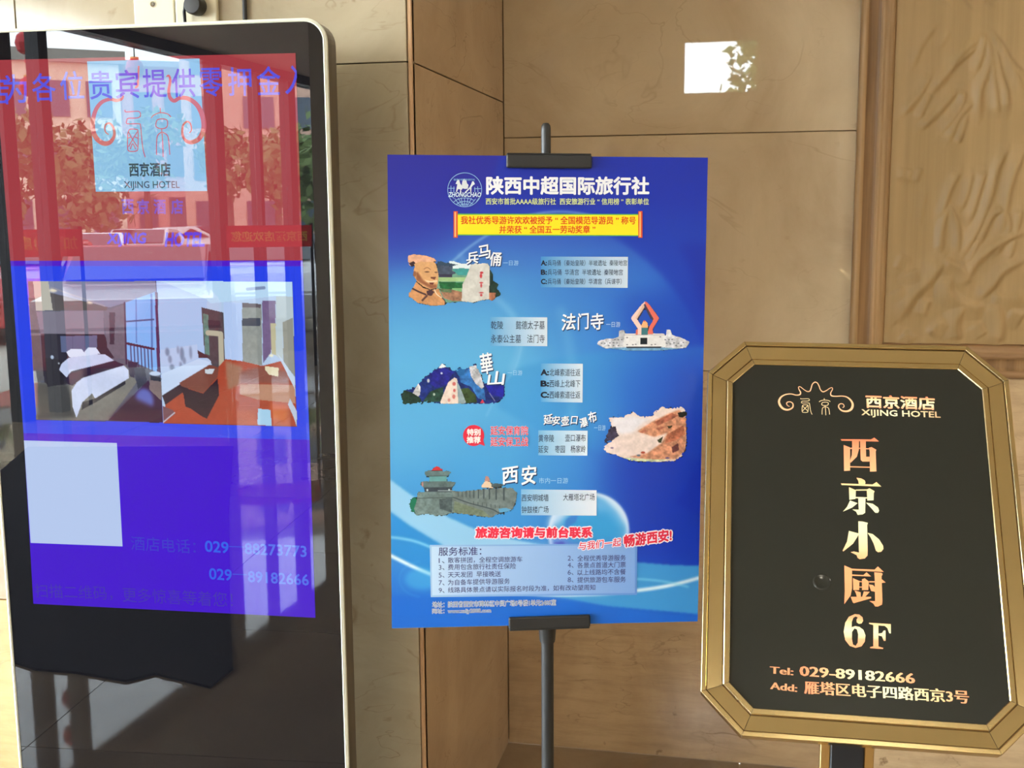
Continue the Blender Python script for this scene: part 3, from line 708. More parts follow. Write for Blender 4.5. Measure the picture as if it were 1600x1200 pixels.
POSTER_PICTURES = [["clay_bust_picture",[28.8,150.2,177.1,232.5],0.8,[["P",[[92.4,161.6],[99.8,161.6],[112.3,165.3],[128.5,167.1],[128.5,175.2],[99.8,173.4]],[222,238,245],0,0.5],["P",[[72.4,172.8],[82.4,173.4],[99.8,174.0],[124.7,174.0],[159.8,178.9],[161.1,220.1],[143.5,222.6],[82.1,227.5],[74.7,211.3]],[110,160,140],0.2,0.5],["P",[[75.0,164.7],[79.9,160.4],[87.4,164.1],[107.3,167.8],[98.6,170.5],[74.9,168.1]],[48,72,96],0,0.5],["P",[[75.6,168.1],[99.8,170.9],[98.5,177.7],[109.1,179.6],[96.0,184.2],[76.7,184.2]],[70,82,104],0.35,0.5],["P",[[77.4,182.7],[98.5,182.7],[98.5,187.4],[78.0,187.4]],[55,52,78],0.3,0.5],["P",[[98.6,174.6],[112.3,173.0],[128.5,174.2],[122.2,184.5],[108.5,184.5]],[62,150,150],0.15,0.5],["P",[[77.3,187.4],[121.0,187.4],[119.1,194.1],[77.9,193.5]],[160,196,140],0.15,0.5],["P",[[77.9,194.1],[116.0,195.4],[114.1,204.5],[87.2,206.6],[79.8,203.8]],[34,105,62],0.4,0.5],["P",[[98.5,203.8],[114.1,203.8],[112.8,210.1],[98.4,210.1]],[125,182,125],0.2,0.5],["P",[[78.5,205.7],[99.7,206.9],[114.1,210.1],[114.0,224.4],[99.6,224.4],[85.9,220.0]],[160,118,95],0.5,0.5],["P",[[77.3,205.1],[98.5,205.7],[97.2,211.3],[82.2,210.1]],[90,110,80],0.5,0.5],["P",[[156.0,176.4],[162.3,180.1],[161.0,191.3],[173.0,198.8],[167.3,203.8],[176.1,213.2],[164.8,219.4],[156.0,211.3]],[35,60,52],0.5,0.5],["P",[[156.0,211.3],[166.7,211.3],[165.4,221.9],[159.8,224.4],[155.4,220.1]],[172,112,86],0.4,0.5],["P",[[127.9,167.7],[136.0,164.6],[152.2,164.6],[157.5,170.2],[156.3,221.3],[147.2,222.6],[129.7,226.9],[113.4,224.4],[114.7,198.8],[121.0,186.4]],[206,206,202],0.12,0.5],["E",[144.7,180.1,2.73,1.73],[188,48,58],0.5],["E",[143.7,185.1,1.98,3.47],[198,60,70],0.5],["E",[144.1,195.7,2.97,1.24],[196,70,78],0.5],["E",[144.1,200.1,1.49,3.22],[196,70,78],0.5],["E",[144.1,211.3,3.47,1.11],[196,70,78],0.5],["E",[144.1,215.1,1.98,1.98],[196,70,78],0.5],["P",[[29.8,153.7],[37.8,151.2],[57.6,153.7],[71.3,157.9],[75.0,162.3],[50.1,166.0],[39.6,167.9],[32.7,170.4],[30.3,164.2]],[226,172,142],0.18,0.5],["P",[[31.5,165.5],[39.0,162.4],[42.1,165.4],[35.8,171.0]],[62,42,48],0,0.5],["P",[[37.5,203.9],[41.9,193.9],[53.6,203.9],[66.0,207.6],[77.3,205.1],[82.2,216.3],[87.8,223.8],[86.1,230.7],[67.2,231.5],[44.8,226.9],[31.2,216.9],[31.2,211.3]],[204,148,102],0.22,0.5],["P",[[41.2,166.1],[50.1,162.9],[72.5,163.9],[74.9,171.6],[77.6,184.0],[76.7,193.9],[74.8,203.8],[64.8,206.3],[53.6,201.4],[43.7,193.9],[38.6,184.0],[39.3,174.1]],[216,166,116],0.12,0.5],["P",[[42.5,191.4],[54.9,199.1],[66.0,205.3],[74.8,204.1],[74.8,198.9],[62.4,197.9],[53.7,192.1],[45.3,179.0],[42.6,179.0]],[148,94,66],0.2,1.5],["L",[[55.0,174.7],[60.0,172.2],[65.0,175.3]],[140,95,65],1.11],["E",[59.7,179.0,3.72,1.11],[105,72,55],0.5],["E",[73.6,179.7,2.23,0.99],[105,72,55],0.5],["P",[[65.5,186.5],[73.9,186.4],[71.7,191.2],[65.5,189.2]],[112,66,50],0,0.5],["P",[[56.2,191.4],[66.1,193.4],[74.8,191.4],[76.1,194.1],[66.1,197.0],[59.3,194.5]],[240,206,168],0,0.5],["P",[[63.0,195.4],[71.1,195.6],[68.6,199.1],[64.2,198.6]],[104,50,46],0,0.5],["E",[40.3,182.1,2.73,4.46],[150,100,72],0.5],["L",[[37.5,205.1],[47.4,210.1],[57.3,214.1]],[66,44,52],2.48],["P",[[58.6,208.8],[64.8,206.3],[71.6,210.1],[66.0,216.5],[59.8,215.1]],[78,54,62],0,0.5],["L",[[52.3,223.1],[58.8,216.5]],[88,60,60],3.22],["L",[[79.7,216.3],[87.2,223.8],[87.4,229.0]],[48,50,62],1.36],["L",[[71.0,206.3],[74.7,213.8],[82.2,218.8]],[235,225,205],1.24]]],
["temple_picture",[325.5,223.6,478.1,303.9],0.7,[["P",[[326.5,292.4],[331.0,286.9],[342.5,283.5],[352.9,283.6],[362.1,280.5],[361.9,270.8],[371.2,270.2],[372.4,277.7],[380.6,281.1],[373.9,298.9],[342.7,299.9]],[198,200,208],0.4,0.5],["P",[[426.9,279.2],[438.5,279.2],[438.9,269.6],[445.5,269.6],[447.8,277.9],[465.4,283.4],[477.1,289.5],[471.5,298.7],[455.2,300.3],[431.9,298.0]],[200,202,210],0.4,0.5],["P",[[372.4,276.0],[436.1,276.1],[438.8,296.8],[369.2,296.6]],[226,226,228],0.08,0.5],["P",[[403.4,224.6],[405.8,227.5],[390.5,251.6],[400.3,266.5],[399.0,278.0],[390.4,278.0],[393.3,268.6],[380.7,251.4],[400.5,226.3]],[238,205,196],0,0.5],["P",[[403.4,224.6],[408.0,226.3],[427.1,251.5],[416.9,268.6],[417.6,277.3],[408.3,277.3],[411.6,264.0],[417.7,253.2],[404.1,229.7]],[226,112,98],0,0.5],["P",[[403.5,228.0],[418.3,253.2],[414.9,254.7],[403.6,235.7],[392.3,254.6],[390.0,252.0]],[72,62,84],0,0.5],["P",[[401.7,228.6],[403.2,233.7],[391.1,253.1],[388.8,251.4]],[225,190,165],0,0.5],["P",[[398.3,266.5],[399.3,259.4],[403.3,253.7],[408.6,259.4],[409.1,266.5]],[236,176,122],0,0.5],["E",[403.3,255.1,1.84,1.84],[206,62,62],0.5],["P",[[398.3,266.5],[409.1,266.5],[409.2,278.0],[398.5,278.0]],[64,124,134],0,0.5],["P",[[389.6,268.6],[393.1,268.6],[392.7,277.7],[389.8,277.7]],[226,120,100],0,0.5],["P",[[397.2,282.9],[408.6,282.9],[408.8,293.0],[397.3,293.0]],[24,36,46],0,0.5],["P",[[369.0,277.7],[436.2,277.8],[436.2,278.5],[369.0,278.4]],[150,150,165],0,0.5],["E",[335.1,291.3,1.38,0.8],[88,90,104],0.5],["E",[340.3,291.3,1.38,0.8],[88,90,104],0.5],["E",[348.4,290.8,1.38,0.8],[88,90,104],0.5],["E",[354.1,290.4,1.38,0.8],[88,90,104],0.5],["E",[359.9,290.8,1.38,0.8],[88,90,104],0.5],["E",[356.4,285.6,1.38,0.8],[88,90,104],0.5],["E",[362.1,285.7,1.38,0.8],[88,90,104],0.5],["E",[367.3,285.7,1.38,0.8],[88,90,104],0.5],["E",[376.0,282.3,1.38,0.8],[88,90,104],0.5],["E",[346.7,294.8,1.38,0.8],[88,90,104],0.5],["E",[354.2,295.0,1.38,0.8],[88,90,104],0.5],["E",[362.3,295.1,1.38,0.8],[88,90,104],0.5],["E",[429.3,281.3,1.38,0.8],[88,90,104],0.5],["E",[437.5,285.9,1.38,0.8],[88,90,104],0.5],["E",[443.3,285.7,1.38,0.8],[88,90,104],0.5],["E",[448.5,285.7,1.38,0.8],[88,90,104],0.5],["E",[439.9,291.7,1.38,0.8],[88,90,104],0.5],["E",[445.7,292.8,1.38,0.8],[88,90,104],0.5],["E",[451.5,291.1,1.38,0.8],[88,90,104],0.5],["E",[458.5,291.7,1.38,0.8],[88,90,104],0.5],["E",[466.7,290.6,1.38,0.8],[88,90,104],0.5],["E",[455.1,295.4,1.38,0.8],[88,90,104],0.5],["E",[463.3,295.8,1.38,0.8],[88,90,104],0.5],["E",[385.4,293.8,1.38,0.8],[88,90,104],0.5],["E",[390.0,293.2,1.38,0.8],[88,90,104],0.5],["E",[415.5,293.9,1.38,0.8],[88,90,104],0.5],["E",[421.3,293.3,1.38,0.8],[88,90,104],0.5],["E",[376.1,293.7,1.38,0.8],[88,90,104],0.5],["P",[[342.7,298.8],[369.3,298.1],[431.9,298.3],[464.5,300.0],[432.0,302.9],[373.9,302.7]],[110,160,200],0.3,0.5],["L",[[376.2,298.6],[429.6,298.7]],[60,70,84],1.15]]],
["mountain_picture",[17.5,321.1,184.1,387.5],0.8,[["P",[[18.5,377.1],[20.0,363.1],[33.8,363.2],[44.9,353.5],[61.6,338.3],[78.2,325.9],[83.8,322.4],[94.8,330.1],[108.6,335.8],[125.3,327.5],[135.0,322.7],[141.2,334.6],[146.1,352.8],[179.5,355.8],[183.1,367.0],[178.2,378.2],[165.6,386.3],[89.0,386.3],[47.5,381.7],[22.6,385.2]],[28,46,116],0.55,0.5],["P",[[108.6,335.8],[125.3,330.6],[130.8,349.9],[148.9,364.0],[151.0,381.5],[139.1,377.9],[128.0,359.6],[111.3,352.5]],[52,114,184],0.45,0.5],["P",[[103.1,333.2],[111.4,328.8],[118.6,331.7],[116.9,340.7],[108.6,342.1]],[36,102,164],0.1,0.5],["P",[[63.7,336.2],[83.7,328.7],[100.3,335.7],[89.2,355.2],[72.5,360.7],[62.9,353.6]],[36,38,138],0.4,0.5],["P",[[150.3,357.0],[179.5,357.2],[179.6,376.8],[158.6,372.5]],[32,36,150],0.3,0.5],["P",[[76.5,329.8],[82.4,322.1],[89.5,327.3],[83.7,329.0]],[234,240,246],0,0.5],["P",[[125.0,327.5],[136.4,325.3],[143.3,340.2],[148.5,359.8],[144.7,362.8],[135.0,354.1],[128.0,342.9]],[186,188,196],0.5,0.5],["P",[[39.3,363.3],[44.9,353.3],[48.5,359.1],[47.6,371.0],[43.4,376.1],[34.9,370.5]],[206,208,212],0.5,0.5],["P",[[18.5,377.1],[21.1,363.1],[33.8,367.4],[47.5,375.9],[51.6,385.0],[20.6,385.2]],[34,58,48],0.6,0.5],["P",[[64.2,366.2],[84.3,359.1],[83.5,383.1],[51.6,382.9]],[40,70,60],0.6,0.5],["P",[[112.7,362.3],[123.8,361.0],[134.9,372.3],[137.7,384.2],[119.6,385.5],[111.3,372.1]],[58,78,46],0.6,0.5],["E",[60.8,349.4,1.93,3.03],[205,210,220],0.5],["E",[69.7,371.1,1.65,2.2],[190,200,190],0.5],["E",[81.6,337.7,1.65,1.65],[190,200,225],0.5],["L",[[157.2,369.6],[165.6,382.3]],[150,150,180],1.1],["P",[[79.3,383.4],[91.9,352.4],[101.7,344.8],[106.1,346.9],[108.8,386.4],[80.7,386.5]],[226,210,200],0.12,0.5],["P",[[105.3,349.7],[109.9,358.1],[119.9,383.7],[116.8,386.5],[107.9,386.4]],[146,166,172],0.2,0.5],["E",[101.2,354.6,2.75,3.03],[206,108,106],0.5],["E",[101.6,365.1,2.06,2.75],[204,104,104],0.5],["E",[100.7,374.9,2.48,3.58],[206,118,112],0.5],["E",[93.2,380.4,2.2,2.75],[206,140,130],0.5],["P",[[142.2,385.7],[145.8,379.4],[149.7,385.7]],[216,62,82],0,0.5]]],
["waterfall_picture",[338.7,391.6,477.7,484.2],0.8,[["P",[[347.5,410.5],[370.8,410.7],[377.7,404.9],[385.9,403.3],[388.4,398.0],[390.5,403.3],[398.8,408.8],[418.7,408.8],[420.3,401.2],[429.0,397.8],[433.6,392.6],[439.5,394.9],[444.2,396.7],[455.9,395.1],[465.2,393.4],[473.5,398.7],[473.8,411.6],[472.9,426.8],[475.0,443.2],[473.6,459.7],[468.0,474.3],[455.2,482.1],[423.4,483.2],[385.9,480.4],[371.7,475.6],[357.6,470.4],[341.2,465.5],[340.9,455.9],[352.7,449.0],[364.2,439.8],[352.4,423.3]],[228,208,202],0.12,0.5],["P",[[352.2,411.1],[377.8,407.5],[398.8,410.0],[417.5,411.3],[399.0,423.8],[387.5,435.3],[366.5,437.5],[354.7,423.4]],[224,220,228],0.06,3],["P",[[394.5,433.1],[417.6,418.1],[445.5,404.3],[462.4,398.6],[474.4,412.7],[474.6,447.9],[473.1,464.4],[458.7,478.9],[423.4,480.9],[381.1,474.5],[411.5,468.6],[434.6,452.2],[443.7,435.9],[422.7,442.7]],[206,142,112],0.45,1.2],["P",[[422.3,418.1],[450.2,403.8],[461.4,408.2],[445.7,416.2],[427.1,424.3]],[166,96,76],0.5,0.5],["P",[[443.8,438.2],[469.4,423.8],[472.6,438.5],[458.1,448.0],[439.4,453.4]],[178,104,78],0.5,0.5],["P",[[398.0,434.3],[406.1,429.7],[410.9,433.2],[402.7,436.1]],[176,106,86],0.3,0.5],["P",[[424.9,428.7],[434.2,425.3],[440.1,426.5],[429.6,432.2]],[176,106,86],0.3,0.5],["P",[[451.2,459.4],[461.7,452.5],[463.3,464.5],[452.6,469.1]],[108,60,62],0.4,0.5],["P",[[459.6,403.3],[473.6,401.0],[476.7,406.9],[467.4,411.7],[462.0,410.3]],[40,40,36],0.2,0.5],["P",[[352.4,425.7],[359.4,424.3],[361.8,435.1],[365.6,439.8],[356.1,445.6],[339.7,453.8],[344.4,441.9],[345.5,431.4]],[62,56,78],0.6,0.5],["P",[[443.3,424.8],[452.0,424.2],[448.5,429.1],[444.8,428.9]],[60,52,32],0,0.5],["P",[[427.3,447.7],[437.0,441.4],[433.7,452.4],[429.9,451.6]],[50,56,36],0,0.5],["P",[[371.7,475.6],[423.4,479.1],[452.8,479.4],[423.4,483.2],[385.9,480.8]],[196,204,170],0.3,0.5],["E",[397.4,472.3,3.25,1.63],[90,110,130],0.5],["E",[404.4,467.7,3.49,1.86],[170,70,50],0.5],["E",[444.5,477.0,3.49,1.16],[70,70,130],0.5],["E",[354.0,459.6,2.56,1.39],[130,110,140],0.5]]],
["city_wall_picture",[28.7,483.7,202.1,571.7],0.8,[["E",[37.0,548.2,7.29,12.75],[32,118,90],1.5],["P",[[42.5,527.3],[99.7,527.0],[99.6,561.6],[91.9,563.1],[85.8,565.3],[70.5,566.2],[59.8,562.6],[49.1,563.2],[40.0,565.7],[37.0,554.4],[42.0,538.9]],[112,132,132],0.3,0.5],["P",[[98.9,527.3],[144.1,524.8],[192.6,521.5],[201.1,530.2],[199.6,544.3],[194.2,556.8],[174.9,562.8],[159.5,570.7],[125.7,565.5],[98.8,561.6]],[112,126,126],0.25,0.5],["P",[[101.2,542.9],[147.2,559.2],[159.5,570.4],[125.7,565.5],[99.6,561.6]],[118,132,112],0.3,0.5],["L",[[107.4,526.3],[107.3,535.6]],[62,76,82],1.03],["L",[[113.5,526.1],[113.5,536.1]],[62,76,82],1.15],["L",[[119.9,525.8],[119.9,536.7]],[62,76,82],1.28],["L",[[126.0,525.6],[126.0,537.2]],[62,76,82],1.4],["L",[[132.2,525.4],[132.2,537.7]],[62,76,82],1.52],["L",[[139.5,525.1],[139.5,538.4]],[62,76,82],1.67],["L",[[148.0,524.8],[148.0,539.1]],[62,76,82],1.84],["L",[[157.2,524.4],[157.2,539.9]],[62,76,82],2.02],["L",[[167.9,524.0],[168.0,540.8]],[62,76,82],2.23],["L",[[180.3,523.6],[180.3,541.8]],[62,76,82],2.47],["L",[[131.8,544.2],[131.8,548.9]],[74,88,92],1.21],["L",[[138.8,545.4],[138.8,550.1]],[74,88,92],1.21],["L",[[145.7,546.7],[145.7,551.4]],[74,88,92],1.21],["L",[[152.6,547.9],[152.6,552.6]],[74,88,92],1.21],["L",[[159.5,549.1],[159.5,553.8]],[74,88,92],1.21],["L",[[166.4,550.3],[166.4,555.0]],[74,88,92],1.21],["L",[[173.4,551.6],[173.4,556.3]],[74,88,92],1.21],["L",[[99.7,536.9],[125.7,546.7],[159.5,556.3],[171.8,562.7],[184.2,566.0]],[66,80,86],1.82],["P",[[76.7,539.4],[98.2,536.9],[97.3,561.6],[78.2,555.0]],[78,94,98],0.4,0.5],["L",[[42.4,537.4],[98.9,536.9]],[72,86,90],1.21],["P",[[171.8,556.4],[182.6,555.0],[193.4,558.3],[185.7,561.4],[173.4,562.7]],[96,164,206],0,0.5],["P",[[52.6,494.4],[61.7,491.1],[64.8,493.5],[86.1,493.7],[97.5,494.9],[90.6,502.6],[55.6,502.2]],[98,122,124],0.2,0.5],["P",[[63.3,493.0],[73.9,484.7],[84.6,493.2]],[206,56,62],0,0.5],["L",[[74.0,478.9],[73.9,485.0]],[66,80,92],0.76],["L",[[55.6,502.2],[90.6,502.6]],[40,52,58],1.21],["P",[[60.9,502.2],[89.4,502.6],[89.4,512.4],[60.9,512.0]],[102,160,162],0.1,0.5],["P",[[44.6,514.1],[51.0,509.2],[60.1,510.4],[95.2,510.9],[105.3,512.6],[98.2,519.8],[52.4,521.0]],[94,114,116],0.25,0.5],["P",[[53.2,519.8],[97.0,519.8],[97.0,528.0],[53.6,527.4]],[58,68,78],0.2,0.5],["E",[58.2,524.4,1.52,1.82],[200,215,225],0.5],["E",[92.8,524.4,1.37,1.37],[200,215,225],0.5],["L",[[75.3,525.7],[101.2,526.1]],[180,200,200],1.06],["E",[50.7,515.0,1.06,4.55],[205,140,140],0.5],["P",[[142.6,521.9],[146.4,513.9],[151.0,511.1],[157.9,512.2],[163.3,522.2]],[226,200,172],0,0.5],["P",[[149.0,511.1],[151.0,501.8],[155.2,501.9],[158.3,511.2]],[190,142,132],0,0.5],["P",[[160.3,514.1],[177.9,515.1],[183.3,518.3],[168.7,521.7],[160.3,520.6]],[78,94,98],0.4,0.5]]]]
SCREEN_TEXT = [["scrolling_lettering#55","店",-20.0,53.4,28.4,53.6,52.5,[92,84,226],0.012,4,None,0.05,0,0,None],
["scrolling_lettering#56","为",16.5,50.7,64.7,50.9,52.3,[92,84,226],0.012,4,None,0.05,0,0,None],
["scrolling_lettering#57","各",76.7,49.8,124.4,50.0,52.1,[92,84,226],0.012,4,None,0.05,0,0,None],
["scrolling_lettering#58","位",135.1,47.7,182.4,47.9,51.9,[92,84,226],0.012,4,None,0.05,0,0,None],
["scrolling_lettering#59","贵",194.1,48.6,241.0,48.8,51.6,[92,84,226],0.012,4,None,0.05,0,0,None],
["scrolling_lettering#60","宾",247.5,48.2,294.0,48.4,51.4,[92,84,226],0.012,4,None,0.05,0,0,None],
["scrolling_lettering#61","提",303.0,47.8,349.1,48.1,51.2,[92,84,226],0.012,4,None,0.05,0,0,None],
["scrolling_lettering#62","供",360.5,48.7,406.2,48.9,50.9,[92,84,226],0.012,4,None,0.05,0,0,None],
["scrolling_lettering#63","零",415.1,48.9,460.4,49.2,50.8,[92,84,226],0.012,4,None,0.05,0,0,None],
["scrolling_lettering#64","押",471.6,49.2,516.5,49.5,50.5,[92,84,226],0.012,4,None,0.05,0,0,None],
["scrolling_lettering#65","金",527.7,48.9,572.3,49.2,50.4,[92,84,226],0.012,4,None,0.05,0,0,None],
["scrolling_lettering#66","入",582.1,48.6,626.3,48.9,50.1,[92,84,226],0.012,4,None,0.05,0,0,None],
["hotel_name_lettering#67","西京酒店",265.7,206.0,348.7,206.6,25.0,[45,62,85],0.03,3,None,0.05,0,0,None],
["hotel_name_lettering#68","XIJING HOTEL",253.4,236.1,365.7,237.1,16.8,[50,65,90],0.012,3,None,0.05,0,0,None],
["hotel_name_lettering#69","西",246.4,275.5,270.0,275.7,26.6,[128,70,190],0.03,2,None,0.05,0,0,None],
["hotel_name_lettering#70","京",277.9,275.8,301.4,276.0,26.5,[128,70,190],0.03,2,None,0.05,0,0,None],
["hotel_name_lettering#71","酒",311.8,276.0,335.2,276.2,26.5,[128,70,190],0.03,2,None,0.05,0,0,None],
["hotel_name_lettering#72","店",346.8,276.3,370.1,276.5,26.3,[128,70,190],0.03,2,None,0.05,0,0,None],
["hotel_name_lettering#73","XIJING",212.0,338.5,292.5,338.2,25.5,[112,60,228],0.04,2,None,0.05,0.2,0,None],
["hotel_name_lettering#74","HOTEL",330.4,338.1,409.5,338.0,25.3,[96,48,225],0.04,2,None,0.05,0.2,0,None],
["contact_lettering#75","酒店电话：",224.6,939.5,361.9,941.7,29.0,[62,62,205],0,2,None,0.05,0,0,None],
["contact_lettering#76","029",382.1,939.5,430.3,940.8,22.3,[52,100,238],0.02,2,None,0.05,0,0,None],
["contact_lettering#77","—",431.7,938.1,463.7,938.1,1.6,[52,90,230],0,2,None,0.05,0,0,None],
["contact_lettering#78","88273773",464.9,941.0,591.1,941.8,22.0,[80,115,242],0.02,2,None,0.05,0,0,None],
["contact_lettering#79","029",388.1,995.7,434.4,996.8,22.3,[52,100,238],0.02,2,None,0.05,0,0,None],
["contact_lettering#80","—",437.1,994.5,466.5,994.4,1.5,[52,90,230],0,2,None,0.05,0,0,None],
["contact_lettering#81","89182666",469.0,997.8,593.6,999.2,22.2,[80,115,242],0.02,2,None,0.05,0,0,None],
["contact_lettering#82","扫描二维码，",7.1,1049.1,177.8,1046.9,29.8,[70,52,178],0,2,None,0.05,0,0,None],
["contact_lettering#83","更多惊喜等着您！",200.0,1047.8,434.7,1047.5,30.7,[70,52,178],0,2,None,0.05,0,0,None]]
SCREEN_STROKES = [["hotel_emblem",[[227.7,140.2],[221.7,135.5],[220.5,127.5],[223.9,120.8],[232.0,119.8],[238.4,129.0],[238.8,142.7],[229.8,154.3],[216.6,156.4],[203.3,147.7],[196.5,132.8],[197.4,112.3],[205.7,92.0],[219.1,79.2],[235.6,75.0],[246.6,77.5],[258.0,75.1],[262.1,68.9]],[2,2.5,3,3.5,4,5,6,8,9,10,10,9,8,7,6,6,5,3],[205,92,108],3],
["hotel_emblem",[[296.2,15.6],[293.6,37.8],[291.6,51.2],[286.4,55.6]],[3,4,5,3],[225,130,130],3],
["hotel_emblem",[[390.5,140.5],[395.0,134.3],[393.1,123.0],[386.0,119.5],[378.2,127.2],[376.7,142.9],[382.9,154.3],[395.0,157.2],[410.0,150.3],[419.4,132.5],[418.1,110.1],[408.2,89.8],[391.8,77.8],[374.9,76.0],[363.6,80.9],[355.4,75.1],[353.6,61.7],[357.5,44.0],[355.1,35.0],[350.1,36.7]],[2,2.5,3,3.5,4,5,6,8,9,10,10,9,8,7,7,7,6,5,4,2],[205,92,108],3],
["hotel_emblem",[[263.4,95.1],[265.7,99.0],[287.6,98.3],[293.6,100.7],[293.9,107.5],[286.8,110.7],[269.4,111.0],[266.2,114.8],[266.8,120.9],[289.9,121.4],[293.4,125.5],[294.2,145.9],[295.8,168.7],[299.4,183.5]],1.9,[205,88,118],3],
["hotel_emblem",[[269.3,133.0],[266.4,140.9],[264.8,165.9],[268.2,171.6],[280.7,171.8],[285.5,166.2],[287.7,136.7],[284.3,131.7],[273.2,131.0],[269.3,133.0]],1.9,[205,88,118],3],
["hotel_emblem",[[268.4,136.4],[275.8,150.1],[284.9,163.9]],1.9,[205,88,118],3],
["hotel_emblem",[[286.6,135.6],[275.8,150.1],[266.7,163.6]],1.9,[205,88,118],3],
["hotel_emblem",[[269.7,168.2],[275.3,158.1],[280.9,168.4]],1.9,[205,88,118],3],
["hotel_emblem",[[265.9,147.7],[272.3,145.5]],1.9,[205,88,118],3],
["hotel_emblem",[[287.1,148.1],[281.0,145.7]],1.9,[205,88,118],3],
["hotel_emblem",[[334.7,93.0],[334.8,101.1]],1.9,[205,88,118],3],
["hotel_emblem",[[315.5,111.3],[321.7,105.8],[334.7,102.0],[348.8,104.6],[355.4,110.5]],1.9,[205,88,118],3],
["hotel_emblem",[[327.4,114.9],[324.5,121.6],[325.4,128.4],[335.1,131.3],[345.0,129.2],[347.9,122.1],[346.3,115.3],[336.1,113.3],[327.4,114.9]],1.9,[205,88,118],3],
["hotel_emblem",[[335.5,131.3],[336.1,155.7],[335.6,183.4]],1.9,[205,88,118],3],
["hotel_emblem",[[334.7,137.6],[326.4,144.2],[323.6,160.1],[322.5,179.3]],1.9,[205,88,118],3],
["hotel_emblem",[[337.2,137.7],[346.6,144.6],[348.7,160.5],[349.1,179.7]],1.9,[205,88,118],3]]
SCREEN_SHAPES = [["red_background",[[1.4,-3.3],[603.5,1.5],[603.5,378.0],[4.8,378.2]],[],[166,58,66],0],
["blue_background",[[4.8,378.2],[603.5,378.0],[603.5,388.7],[5.0,388.2]],[],[82,22,205],0],
["blue_background",[[5.0,388.2],[603.5,388.7],[605.3,719.9],[6.8,721.4]],[],[34,66,240],0],
["purple_background",[[6.8,721.4],[605.3,719.9],[604.7,1075.6],[1.5,1077.3]],[],[70,8,214],0],
["hotel_name_panel",[[192.5,4.5],[417.2,5.7],[420.4,247.8],[194.2,246.6]],[],[140,192,232],1],
["white_panel",[[6.5,736.4],[207.0,736.4],[205.9,947.5],[5.2,948.5]],[],[188,208,246],1]]
